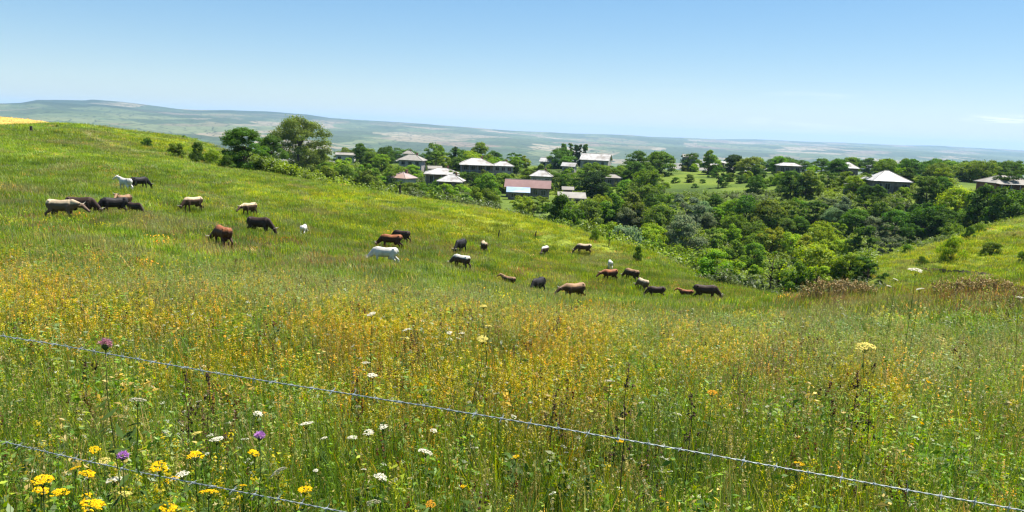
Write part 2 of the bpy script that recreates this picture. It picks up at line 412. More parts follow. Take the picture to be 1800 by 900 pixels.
def ground_mat():
    m, N, L, out = new_mat('ground_cover')
    b = N.new("ShaderNodeBsdfPrincipled"); b.inputs["Roughness"].default_value = 0.95; b.inputs["Specular IOR Level"].default_value = 0.08
    at = N.new("ShaderNodeAttribute"); at.attribute_name = 'land'
    tf = N.new("ShaderNodeAttribute"); tf.attribute_name = 'turf'
    sep = N.new("ShaderNodeSeparateColor"); L.new(at.outputs["Color"], sep.inputs[0])
    tc = N.new("ShaderNodeTexCoord")
    def noise(s, det=6, scl=(1, 1, 1)):
        mp = N.new("ShaderNodeMapping"); mp.inputs["Scale"].default_value = scl
        L.new(tc.outputs["Object"], mp.inputs[0])
        q = N.new("ShaderNodeTexNoise"); q.inputs["Scale"].default_value = s; q.inputs["Detail"].default_value = det
        L.new(mp.outputs[0], q.inputs[0]); return q.outputs[0]
    def ramp(src, stops):
        q = N.new("ShaderNodeValToRGB"); e = q.color_ramp.elements
        while len(e) < len(stops): e.new(0.5)
        for k, (p, c) in enumerate(stops): e[k].position = p; e[k].color = (*c, 1)
        L.new(src, q.inputs[0]); return q.outputs[0]
    def mix(f, a, c, mode='MIX'):
        q = N.new("ShaderNodeMixRGB"); q.blend_type = mode
        for k, s in enumerate((f, a, c)):
            if hasattr(s, 'links') or hasattr(s, 'is_linked'): L.new(s, q.inputs[k])
            elif isinstance(s, tuple): q.inputs[k].default_value = (*s, 1)
            else: q.inputs[k].default_value = s
        return q.outputs[0]
    tone = ramp(noise(0.35, 9), [(.3, (.62, .64, .6)), (.5, (1, 1, 1)), (.72, (1.35, 1.3, 1.15))])
    hill = mix(1.0, tf.outputs["Color"], tone, 'MULTIPLY')
    fine = ramp(noise(2.6, 8), [(.32, (.55, .55, .55)), (.52, (1, 1, 1)), (.7, (1.4, 1.35, 1.2))])
    hill = mix(1.0, hill, fine, 'MULTIPLY')
    hill = mix(sep.outputs[0], hill, (.30, .27, .14))
    garden = ramp(noise(0.035, 5), [(.3, (.035, .06, .016)), (.48, (.085, .13, .02)), (.6, (.14, .19, .025)), (.75, (.10, .12, .03))])
    garden = mix(1.0, garden, fine, 'MULTIPLY')
    near = mix(sep.outputs[1], hill, garden)
    # the plain: strips of cropland, pasture and stubble
    mp = N.new("ShaderNodeMapping"); mp.inputs["Rotation"].default_value = (0, 0, R(24)); mp.inputs["Scale"].default_value = (1 / 430.0, 1 / 880.0, 0.0)
    L.new(tc.outputs["Object"], mp.inputs[0])
    vo = N.new("ShaderNodeTexVoronoi"); vo.inputs["Scale"].default_value = 1.0; vo.distance = 'CHEBYCHEV'; vo.inputs["Randomness"].default_value = 0.85
    L.new(mp.outputs[0], vo.inputs[0])
    sv = N.new("ShaderNodeSeparateColor"); L.new(vo.outputs["Color"], sv.inputs[0])
    crop = ramp(sv.outputs[0], [(0, (.060, .085, .035)), (.16, (.11, .14, .06)), (.30, (.060, .080, .036)), (.44, (.15, .17, .075)), (.56, (.08, .105, .045)), (.68, (.25, .205, .13)), (.77, (.17, .15, .08)), (.85, (.31, .255, .165)), (.92, (.08, .11, .045)), (.97, (.20, .15, .10))])
    crop.node.color_ramp.interpolation = 'CONSTANT'
    vo2 = N.new("ShaderNodeTexVoronoi"); vo2.feature = 'DISTANCE_TO_EDGE'; vo2.inputs["Randomness"].default_value = 0.85
    L.new(mp.outputs[0], vo2.inputs[0])
    scrub = ramp(noise(0.004, 8), [(.56, (0, 0, 0)), (.66, (1, 1, 1))])
    crop = mix(scrub, crop, (.085, .125, .052))
    woods = ramp(noise(0.012, 8, (1, 3.2, 1)), [(.60, (0, 0, 0)), (.64, (1, 1, 1))])
    crop = mix(woods, crop, (.022, .036, .014))
    hedge = ramp(vo2.outputs["Distance"], [(.02, (1, 1, 1)), (.045, (0, 0, 0))])
    crop = mix(hedge, crop, (.03, .045, .016))
    # wooded slopes of the far hills
    geo = N.new("ShaderNodeNewGeometry"); sx = N.new("ShaderNodeSeparateXYZ"); L.new(geo.outputs["Position"], sx.inputs[0])
    hz = N.new("ShaderNodeMapRange"); hz.inputs[1].default_value = -20; hz.inputs[2].default_value = 60; L.new(sx.outputs[2], hz.inputs[0])
    ht = N.new("ShaderNodeMath"); ht.operation = 'MULTIPLY'; L.new(hz.outputs[0], ht.inputs[0])
    L.new(ramp(noise(0.0012, 8), [(.38, (0, 0, 0)), (.52, (1, 1, 1))]), ht.inputs[1])
    crop = mix(ht.outputs[0], crop, (.026, .045, .018))
    allc = mix(sep.outputs[2], near, crop)
    L.new(allc, b.inputs["Base Color"]); L.new(b.outputs[0], out.inputs[0])
    return m
ground = build_ground()

# ------------------------------------------------------------------ air between here and the far hills
def build_haze():
    mb = MB(); mb.box(-32000, 32000, -3000, 29000, -720, 260)
    m, N, L, out = new_mat('haze')
    v = N.new("ShaderNodeVolumePrincipled")
    v.inputs["Color"].default_value = (0.48, 0.70, 1.0, 1); v.inputs["Density"].default_value = 5.8e-5
    v.inputs["Anisotropy"].default_value = 0.15
    L.new(v.outputs[0], out.inputs["Volume"])
    o = mb.build('haze', m); o['kind'] = 'stuff'
    return o
haze = build_haze()
# ------------------------------------------------------------------ village houses
ROOF_WHITE = paint('pale_tin_roof', (.41, .395, .37), rough=.6, var=.2, scale=.9, spec=.3, dirt=(.19, .155, .125), dirt_amt=.8)
ROOF_GREY = paint('weathered_grey_roof', (.27, .25, .215), rough=.8, var=.18, scale=.6, dirt=(.24, .20, .16))
ROOF_RED = paint('red_tin_roof', (.23, .125, .112), rough=.6, var=.15, scale=.5, dirt=(.15, .075, .06))
ROOF_PINK = paint('faded_pink_roof', (.33, .24, .22), rough=.7, var=.15, scale=.5, dirt=(.34, .20, .13), dirt_amt=.8)
ROOF_RUST = paint('rusty_tin', (.33, .20, .13), rough=.8, var=.25, scale=.7, dirt=(.16, .08, .05))
ROOF_BLUE = paint('pale_blue_sheet', (.26, .36, .48), rough=.5, var=.2, scale=.5, dirt=(.5, .54, .58), dirt_amt=.8)
WALL_STONE = paint('grey_stone_wall', (.36, .33, .305), rough=.9, var=.35, scale=1.6, dirt=(.17, .145, .13))
WALL_DARK = paint('dark_timber_wall', (.21, .165, .135), rough=.85, var=.4, scale=1.2)
WALL_PALE = paint('pale_plaster_wall', (.46, .44, .42), rough=.9, var=.15, scale=.8, dirt=(.30, .27, .24))
WALL_BRICK = paint('brick_wall', (.26, .12, .085), rough=.9, var=.3, scale=1.5, dirt=(.18, .10, .08))
GLASS = paint('dark_window_glass', (.02, .024, .028), rough=.15, var=.1, spec=.5)
WOOD = paint('painted_wood', (.34, .33, .31), rough=.7, var=.15)
TIMBER = paint('old_timber', (.10, .075, .055), rough=.9, var=.3, scale=5)
HOUSES_D = []
HOUSE_AT = []
def roof_mesh(kind, w, d, h, o, th=.14):
    """roof over a w x d plan with overhang o, eave at z=0"""
    x, y = w / 2 + o, d / 2 + o
    mb = MB()
    if kind == 'hip':
        if w >= d: r = max(w / 2 - d / 2 * .95, .25); ridge = [(-r, 0, h), (r, 0, h)]
        else: r = max(d / 2 - w / 2 * .95, .25); ridge = [(0, -r, h), (0, r, h)]
        base = [(-x, -y, 0), (x, -y, 0), (x, y, 0), (-x, y, 0)]
        low = [(a, b, -th) for a, b, c in base]
        V = base + ridge + low
        if w >= d: F = [(0, 1, 5, 4), (1, 2, 5), (2, 3, 4, 5), (3, 0, 4)]
        else: F = [(0, 1, 4), (1, 2, 5, 4), (2, 3, 5), (3, 0, 4, 5)]
        F += [(0, 6, 7, 1), (1, 7, 8, 2), (2, 8, 9, 3), (3, 9, 6, 0), (9, 8, 7, 6)]
        mb.add(V, F)
    elif kind == 'gable':
        V = [(-x, -y, 0), (x, -y, 0), (x, 0, h), (-x, 0, h), (x, y, 0), (-x, y, 0)]
        V += [(a, b, c - th) for a, b, c in V]
        F = [(0, 1, 2, 3), (3, 2, 4, 5), (7, 6, 9, 8), (8, 9, 11, 10), (0, 6, 7, 1), (5, 4, 10, 11), (1, 7, 8, 2), (2, 8, 10, 4), (6, 0, 3, 9), (9, 3, 5, 11)]
        mb.add(V, F)
    else:                                                   # one slope, low towards the viewer
        V = [(-x, -y, 0), (x, -y, 0), (x, y, h), (-x, y, h)]
        V += [(a, b, c - th) for a, b, c in V]
        mb.add(V, [(0, 1, 2, 3), (7, 6, 5, 4), (0, 4, 5, 1), (1, 5, 6, 2), (2, 6, 7, 3), (3, 7, 4, 0)])
    return mb
def house(nm, px, eave, wpx, wall_h, roof_h, kind, rmat, wmat, label, cat='house', depth_ratio=.75, rz=0, o=.55, nwin=3, storeys=1, porch=False, chimney=True, dep=None, group='village houses', door=True, box=None):
    p = hit(px, eave, wall_h, 185)
    if dep is not None or p is None:
        d0 = ray(px, eave); ts = np.linspace(250, 430, 180); er = hfast(d0[0] * ts, ts) + wall_h - d0[2] * ts
        dep = dep or float(ts[np.argmin(np.abs(er))]); gz = float(hfast(d0[0] * dep, dep)); wall_h = float(np.clip(d0[2] * dep - gz, 1.8, 6.5)); p = np.array([d0[0] * dep, dep, gz])
    W = wpx * p[1] / FPX / (abs(math.cos(rz)) + .15 * abs(math.sin(rz))) - 2 * o
    W = max(W, 2.0); D = W * depth_ratio
    r = empty(nm, tuple(p), rz)
    tag(r, label, cat, group)
    mb = MB(); t = .0
    mb.box(-W / 2, W / 2, -D / 2, D / 2, -2.5, wall_h - .1)
    mb.build('wall', wmat, r)
    if kind == 'gable':
        q = roof_h * (D / 2) / (D / 2 + o)
        for sx in (-1, 1):
            g = MB(); a = sx * W / 2; b = a - sx * .2
            g.add([(a, -D / 2, wall_h - .1), (a, D / 2, wall_h - .1), (a, 0, wall_h + q - .25), (b, -D / 2, wall_h - .1), (b, D / 2, wall_h - .1), (b, 0, wall_h + q - .25)],
                  [(0, 1, 2), (5, 4, 3), (0, 3, 4, 1), (1, 4, 5, 2), (2, 5, 3, 0)])
            g.build('gable', wmat, r)
    rf = roof_mesh(kind, W, D, roof_h, o).build('roof', rmat, r); rf.location = (0, 0, wall_h)
    if kind in ('hip', 'gable') and W > 3:
        cp = MB(); V = rf.data.vertices
        if kind == 'gable': a, b_ = Vector((-W / 2 - o, 0, roof_h + .03)), Vector((W / 2 + o, 0, roof_h + .03)); cp.tube([a, b_], .09, 6)
        else:
            r1, r2 = V[4].co + Vector((0, 0, .03)), V[5].co + Vector((0, 0, .03)); cp.tube([r1, r2], .09, 6)
            for q, w in ((0, 4), (3, 4), (1, 5), (2, 5)) if W >= D else ((0, 4), (1, 4), (2, 5), (3, 5)): cp.tube([V[q].co + Vector((0, 0, .02)), V[w].co + Vector((0, 0, .03))], .075, 6)
        cp.build('ridge_cap', ROOF_GREY, rf)
    if chimney:
        c = MB(); cx = W * .18; c.box(cx - .3, cx + .3, D * .12 - .3, D * .12 + .3, roof_h * .45, roof_h + .55); c.box(cx - .38, cx + .38, D * .12 - .38, D * .12 + .38, roof_h + .55, roof_h + .68)
        c.build('chimney', WALL_BRICK, rf)
    sh = wall_h / storeys
    for s in range(storeys):
        for k in range(nwin):
            wx = W * ((k + .5) / nwin - .5) * .92
            if s == 0 and door and k == nwin // 2: continue
            z0 = s * sh + sh * .34; z1 = s * sh + sh * .80
            f = MB(); y = -D / 2
            ww = min(.62, W / nwin * .3)
            for bx in ((wx - ww - .09, wx - ww, z0 - .09, z1 + .09), (wx + ww, wx + ww + .09, z0 - .09, z1 + .09), (wx - ww, wx + ww, z0 - .09, z0), (wx - ww, wx + ww, z1, z1 + .09), (wx - .03, wx + .03, z0, z1)):
                f.box(bx[0], bx[1], y - .07, y - .004, bx[2], bx[3])
            fo = f.build('window', WOOD, r)
            g = MB(); g.box(wx - ww, wx - .03, y - .03, y - .006, z0, z1); g.box(wx + .03, wx + ww, y - .03, y - .006, z0, z1); g.build('pane', GLASS, fo)
    if door:
        wx = W * ((nwin // 2 + .5) / nwin - .5) * .92
        dmb = MB(); dmb.box(wx - .5, wx + .5, -D / 2 - .06, -D / 2 - .004, 0, min(2.1, sh * .78)); do = dmb.build('door', TIMBER, r)
        h_ = MB(); h_.box(wx + .34, wx + .4, -D / 2 - .12, -D / 2 - .061, .98, 1.1); h_.build('handle', WOOD, do)
    if porch:
        pd = min(2.0, D * .3); yy = -D / 2
        for s in range(storeys):
            zz = s * sh
            if s: f = MB(); f.box(-W / 2, W / 2, yy - pd, yy - .004, zz - .12, zz); f.build('balcony', TIMBER, r)
            rail = MB(); rail.box(-W / 2, W / 2, yy - pd, yy - pd + .06, zz + .9, zz + .97)
            for k in range(int(W / .35)): x_ = -W / 2 + .2 + k * .35; rail.box(x_ - .02, x_ + .02, yy - pd + .01, yy - pd + .05, zz + .02, zz + .9)
            rail.build('railing', WOOD, r)
        for k in range(max(3, int(W / 2.4)) + 1):
            x_ = -W / 2 + .1 + (W - .2) * k / max(3, int(W / 2.4))
            q = MB(); q.box(x_ - .08, x_ + .08, yy - pd - .09, yy - pd + .07 - .08, -1.5, wall_h - .16); q.build('post', WOOD, r)
        rp = MB(); x = W / 2 + o
        rp.add([(-x, yy - pd - .35, wall_h - .15), (x, yy - pd - .35, wall_h - .15), (x, yy - o - .01, wall_h - .02), (-x, yy - o - .01, wall_h - .02),
                (-x, yy - pd - .35, wall_h - .25), (x, yy - pd - .35, wall_h - .25), (x, yy - o - .01, wall_h - .14), (-x, yy - o - .01, wall_h - .14)],
               [(0, 1, 2, 3), (7, 6, 5, 4), (0, 4, 5, 1), (1, 5, 6, 2), (2, 6, 7, 3), (3, 7, 4, 0)])
        rp.build('porch_roof', rmat, r)
    vis = box or (px - wpx / 2 - 1, eave - roof_h * FPX / p[1] - 2, px + wpx / 2 + 1, eave + wall_h * FPX / p[1] * .35)
    HOUSES_D.append((vis, p[1])); HOUSE_AT.append((px, eave, wpx, p[1], wall_h, D)); print('HOUSE', px, eave, 'depth %.0f W %.1f' % (p[1], W))
    return r, p, W, D
H = house
H('village_house', 725, 281, 46, 5.2, 1.9, 'hip', ROOF_GREY, WALL_STONE, 'leftmost hip roofed stone house, beige roof among dark trees', rz=R(-8), storeys=2)
H('village_house', 718, 270, 20, 5.0, 1.4, 'hip', ROOF_GREY, WALL_STONE, 'grey roof tip showing just behind the leftmost hip roofed house', nwin=2)
H('cottage', 707, 312, 40, 3.0, 1.9, 'hip', ROOF_PINK, WALL_PALE, 'small cottage with faded pink and rust roof behind the hedge', rz=R(-28), nwin=2, depth_ratio=.9)
H('village_house', 777, 304, 62, 4.4, 1.6, 'hip', ROOF_WHITE, WALL_DARK, 'wide low house with white hip roof over dark walls', rz=R(4), storeys=1, porch=True)
H('cottage', 794, 317, 46, 3.6, 1.7, 'hip', ROOF_WHITE, WALL_DARK, 'small white hip roof in front of the wide low house', rz=R(-5), nwin=3, porch=True)
H('shed', 764, 296, 26, 2.6, .9, 'gable', ROOF_GREY, WALL_STONE, 'little grey roof above the wide low white roof', cat='shed', nwin=1, chimney=False, rz=R(12))
H('village_house', 837, 288, 62, 6.0, 2.0, 'hip', ROOF_WHITE, WALL_DARK, 'long white roofed two storey house right of the dark cypress', rz=R(7), nwin=4, storeys=2, porch=True)
H('village_house', 884, 291, 40, 5.2, 1.5, 'hip', ROOF_WHITE, WALL_STONE, 'white roofed house with a rusty canopy below its eaves', rz=R(5), nwin=3, storeys=2)
H('canopy', 884, 298, 30, 2.6, 1.1, 'shed', ROOF_RUST, WALL_DARK, 'rusty brown lean to roof below the white eaves', cat='shed', nwin=1, chimney=False, door=False, depth_ratio=.35)
H('village_house', 952, 309, 42, 4.4, 1.8, 'hip', ROOF_WHITE, WALL_STONE, 'grey stone house with white roof behind the red tin roof', rz=R(-6), nwin=3, storeys=1)
H('barn', 928, 329, 82, 3.0, 2.2, 'gable', ROOF_RED, WALL_DARK, 'long barn with dull red tin roof', cat='barn', nwin=5, chimney=False, depth_ratio=.38, rz=R(-3))
H('shed', 911, 337, 42, 2.3, 1.2, 'shed', ROOF_BLUE, WALL_DARK, 'pale blue and white sheet roofed shed before the red barn', cat='shed', nwin=2, chimney=False, depth_ratio=.45)
H('cottage', 964, 284, 28, 3.2, 1.8, 'gable', ROOF_WHITE, WALL_STONE, 'white sloping roof left of the smaller slanted white roof', nwin=2, rz=R(-18), chimney=False)
H('cottage', 1001, 292, 26, 3.2, 1.5, 'gable', ROOF_WHITE, WALL_STONE, 'small slanted white roof between trees below the poplars', nwin=2, rz=R(-20), chimney=False)
H('village_house', 1048, 281, 52, 4.4, 3.0, 'gable', ROOF_WHITE, WALL_STONE, 'big bright white roof just below the poplar row', rz=R(-16), nwin=3, chimney=False)
H('shed', 998, 333, 22, 2.3, .9, 'gable', ROOF_GREY, WALL_DARK, 'small grey roofed shed right of the red barn', cat='shed', nwin=1, chimney=False)
H('shed', 1005, 347, 50, 2.2, 1.3, 'shed', ROOF_GREY, WALL_STONE, 'low flat grey shed at the edge of the gully wood', cat='shed', nwin=2, chimney=False, depth_ratio=.5)
H('cottage', 1077, 312, 32, 3.0, 1.1, 'hip', ROOF_GREY, WALL_DARK, 'little grey roofed hut left of the broad field tree', nwin=2, chimney=False)
H('shed', 608, 272, 36, 2.2, .9, 'gable', ROOF_GREY, WALL_PALE, 'long pale shed behind the trees right of the tallest tree', cat='shed', nwin=3, chimney=False, depth_ratio=.4)
H('village_house', 1386, 291, 42, 3.6, 1.1, 'hip', ROOF_WHITE, WALL_DARK, 'low house with long flat white roof above the field', nwin=4, depth_ratio=.5, chimney=False)
H('shed', 1269, 286, 12, 2.6, .6, 'shed', ROOF_WHITE, WALL_DARK, 'tiny white roofed shed left of the very dark broad tree', cat='shed', nwin=1, chimney=False)
H('shed', 1258, 291, 26, 1.9, .5, 'shed', ROOF_GREY, WALL_PALE, 'low pale walled outbuilding behind the bright field', cat='shed', nwin=2, chimney=False, depth_ratio=.4)
H('village_house', 1490, 295, 32, 3.6, 2.1, 'hip', ROOF_WHITE, WALL_DARK, 'small house with white pyramid roof, left of the large one', nwin=2, depth_ratio=.9, chimney=False)
H('village_house', 1557, 317, 68, 3.4, 2.7, 'hip', ROOF_WHITE, WALL_DARK, 'large dark walled house with tall whitish pyramid roof', nwin=4, depth_ratio=.95, rz=R(-4), chimney=False, porch=False)
H('garden_wall', 1545, 325, 122, 1.7, .12, 'shed', WALL_STONE, WALL_STONE, 'long grey stone wall in front of the large pyramid house', cat='wall', nwin=0, chimney=False, door=False, depth_ratio=.03, o=.08, group=None)
H('village_house', 1766, 321, 76, 3.6, 1.9, 'hip', ROOF_GREY, WALL_BRICK, 'rightmost house, low roof over a brick veranda wall', nwin=4, rz=R(5), porch=True, chimney=False)
H('village_house', 1211, 276, 24, 2.4, 1.2, 'gable', ROOF_GREY, WALL_STONE, 'brownish roof in the trees above the bright field', nwin=2, chimney=False)
# ------------------------------------------------------------------ trees and bushes
LEAF = leaf_mat('tree_leaves', 'object', trans=0.5, gloss=0.008, rough=.6)
BARK = paint('bark', (.085, .062, .045), rough=.95, var=.35, scale=4)
def quads_from(centers, normals, size, rg, aspect=1.7, fold=0.0):
    """rhombic leaf sprays at centers, lying across the normals"""
    n = len(centers)
    nz = normals / np.linalg.norm(normals, axis=1, keepdims=True)
    t = rg.normal(size=(n, 3)); t -= (t * nz).sum(1, keepdims=True) * nz
    t /= np.linalg.norm(t, axis=1, keepdims=True)
    s = np.cross(nz, t)
    L_ = (size * rg.uniform(.6, 1.35, n))[:, None]; W_ = L_ / aspect
    droop = nz * L_ * rg.uniform(-.25, .25, (n, 1))
    V = np.stack([centers - t * L_ * .5, centers + s * W_ * .5 + droop, centers + t * L_ * .5, centers - s * W_ * .5 + droop], 1).reshape(-1, 3)
    F = np.arange(4 * n).reshape(n, 4)
    return V, F
def crown_mesh(name, seed, rx, z0, z1, nl, leaves, leaf, lump=(.2, .32), airy=0.25, profile='round', col=(1, 1, 1), stems=1):
    """unit-height crown: lumps of foliage spread through the crown's volume"""
    rg = np.random.default_rng(seed)
    C_, N_, K_ = [], [], []
    cen = []
    tries = 0
    while len(cen) < nl and tries < 5000:
        tries += 1
        u = rg.uniform(0, 1); a = rg.uniform(0, 2 * np.pi)
        if profile == 'round': w = (1 - abs(2 * u - .86) ** 2.4 / 1.6) if u < .43 else np.sqrt(max(0, 1 - ((u - .43) / .57) ** 2))
        elif profile == 'cone': w = (1 - u) ** .8 + .05
        elif profile == 'column': w = np.sin(np.pi * (u * .9 + .08)) ** .5
        elif profile == 'vase': w = .35 + .65 * np.sin(np.pi * min(1, u * .62 + .2))
        else: w = np.sqrt(max(0, 1 - u * u))            # dome, for bushes
        q = np.sqrt(rg.uniform(.12, 1)) * w * rx * rg.uniform(.8, 1.12)
        c = np.array([q * np.cos(a), q * np.sin(a), z0 + (z1 - z0) * u])
        if all(np.linalg.norm(c - d) > lump[0] * rx * 1.05 for d in cen) or tries > 3000: cen.append(c)
    cen = np.array(cen)
    mid = np.array([0, 0, (z0 + z1) / 2 - .1 * (z1 - z0)])
    for c in cen:
        rl = rg.uniform(*lump) * rx * (1 if profile not in ('cone', 'column') else 1.3)
        m = int(leaves / len(cen) * rg.uniform(.7, 1.3))
        d = rg.normal(size=(m, 3)); d /= np.linalg.norm(d, axis=1, keepdims=True)
        d[:, 2] = np.where(d[:, 2] < -.3, -d[:, 2] * rg.uniform(0, 1, m), d[:, 2])
        rad = rl * rg.uniform(.35, 1.0, m) ** .5 * (1 + .22 * np.sin(d[:, 0] * 7 + c[0] * 30) * np.sin(d[:, 2] * 6 + c[1] * 30))
        p = c + d * rad[:, None] * np.array([1, 1, .78])
        keep = rg.uniform(size=m) > airy * rg.uniform(.2, 1)
        C_.append(p[keep]); N_.append((d + rg.normal(size=(m, 3)) * .42 + np.array([0, 0, .30]))[keep])
        tone = rg.uniform(.78, 1.2)
        K_.append(np.full(keep.sum(), tone))
    C_, N_, K_ = np.vstack(C_), np.vstack(N_), np.concatenate(K_)
    V, F = quads_from(C_, N_, leaf, rg)
    V[:, 2] = np.maximum(V[:, 2], .0)
    k = K_ * rg.uniform(.72, 1.28, len(K_))
    cc = np.array(col)[None] * k[:, None] * (1 + rg.normal(size=(len(K_), 3)) * np.array([.10, .03, .10]))
    me = fast_mesh(name, V, F, np.repeat(np.clip(cc, .2, 2), 4, 0), LEAF)
    # tapered trunk and limbs reaching the lumps
    mb = MB()
    for s in range(stems):
        ox = 0 if stems == 1 else rg.uniform(-.25, .25) * rx; oy = 0 if stems == 1 else rg.uniform(-.25, .25) * rx
        top = z0 + (z1 - z0) * .62
        r0 = .028 if stems == 1 else .014
        if profile in ('dome',): r0 *= .8
        pts = [(ox * t_ * 1.5 + rg.normal() * .008 * (t_ > 0), oy * t_ * 1.5 + rg.normal() * .008 * (t_ > 0), top * t_ - .06 * (t_ == 0)) for t_ in (0, .12, .35, .6, .8, 1)]
        mb.tube(pts, [r0 * 1.35, r0, r0 * .85, r0 * .65, r0 * .45, r0 * .2], 7)
        for c in cen[s::max(1, len(cen) // 12)]:
            zb = min(top * .85, max(z0 * .7, c[2] - .12 - .25 * np.hypot(c[0], c[1])))
            f = zb / top
            b = Vector((ox * f * 1.5, oy * f * 1.5, zb)); e_ = Vector(c)
            mb.tube([b, b.lerp(e_, .5) + Vector((0, 0, .02)), e_], [r0 * .42, r0 * .28, r0 * .08], 5)
    tm = bpy.data.meshes.new(name + '_trunk'); tm.from_pydata(mb.V, [], mb.F); tm.materials.append(BARK)
    tm.polygons.foreach_set('use_smooth', np.ones(len(tm.polygons), bool)); tm.update()
    return me, tm
# kind: list of (crown mesh, trunk mesh), each one metre high
KINDS = {
    'big':    [crown_mesh('crown', 11, .62, .03, .96, 62, 42000, .027, (.20, .31), .22), crown_mesh('crown', 12, .50, .0, .96, 52, 32000, .030, (.22, .34), .1)],
    'broad':  [crown_mesh('crown', 20 + k, .46 + .05 * (k % 3), .03, .95, 30 + 4 * k, 10500, .050, (.24, .40), .25) for k in range(5)],
    'vase':   [crown_mesh('crown', 30 + k, .44, .16, .95, 26, 7500, .050, (.2, .33), .35, 'vase') for k in range(3)],
    'bush':   [crown_mesh('crown', 40 + k, .62 + .1 * k, .02, .92, 22, 5200, .075, (.24, .42), .3, 'dome', stems=4) for k in range(4)],
    'spire':  [crown_mesh('crown', 50, .115, .03, .97, 30, 4200, .045, (.35, .6), .1, 'cone')],
    'poplar': [crown_mesh('crown', 60 + k, .13, .08, .97, 26, 3600, .045, (.4, .65), .15, 'column') for k in range(2)],
    'sapling': [crown_mesh('crown', 70 + k, .24, .38, .97, 12, 700, .055, (.22, .4), .5, 'vase') for k in range(2)],
}
def plant(nm, kind, var, loc, h, col, label, cat, group=None, wide=1.0, rz=None, sink=0.15):
    cm, tm = KINDS[kind][var % len(KINDS[kind])]
    t = empty(nm, (loc[0], loc[1], loc[2] - sink), rng.uniform(0, 6.28) if rz is None else rz)
    c = bpy.data.objects.new('crown', cm); COL.objects.link(c); c.parent = t; c.scale = (h * wide, h * wide, h)
    c.color = (*col, 1)
    k = bpy.data.objects.new('trunk', tm); COL.objects.link(k); k.parent = t; k.scale = (h * wide ** .5, h * wide ** .5, h)
    tag(t, label, cat, group)
    return t
GREEN = {'dark green': (.070, .138, .017), 'mid green': (.125, .215, .021), 'bright green': (.190, .305, .019), 'yellow green': (.245, .310, .021),
         'grey green': (.150, .205, .090), 'olive green': (.135, .190, .028), 'blackish green': (.038, .075, .018)}
def jcol(c, v=.16):
    b = np.array(GREEN[c]); return tuple(np.clip(b * 1.13 * rng.uniform(1 - v, 1 + v) * (1 + rng.normal(size=3) * .06), .005, .5))
TREES = []      # [px, top py, width px, depth, colour, form]
# houses stand between the trees: boxes of the photo they need clear  (x0, y0, x1, y1)
specs = []      # (kind name, form, top px, py, height m, colour, label or None, group, wide)
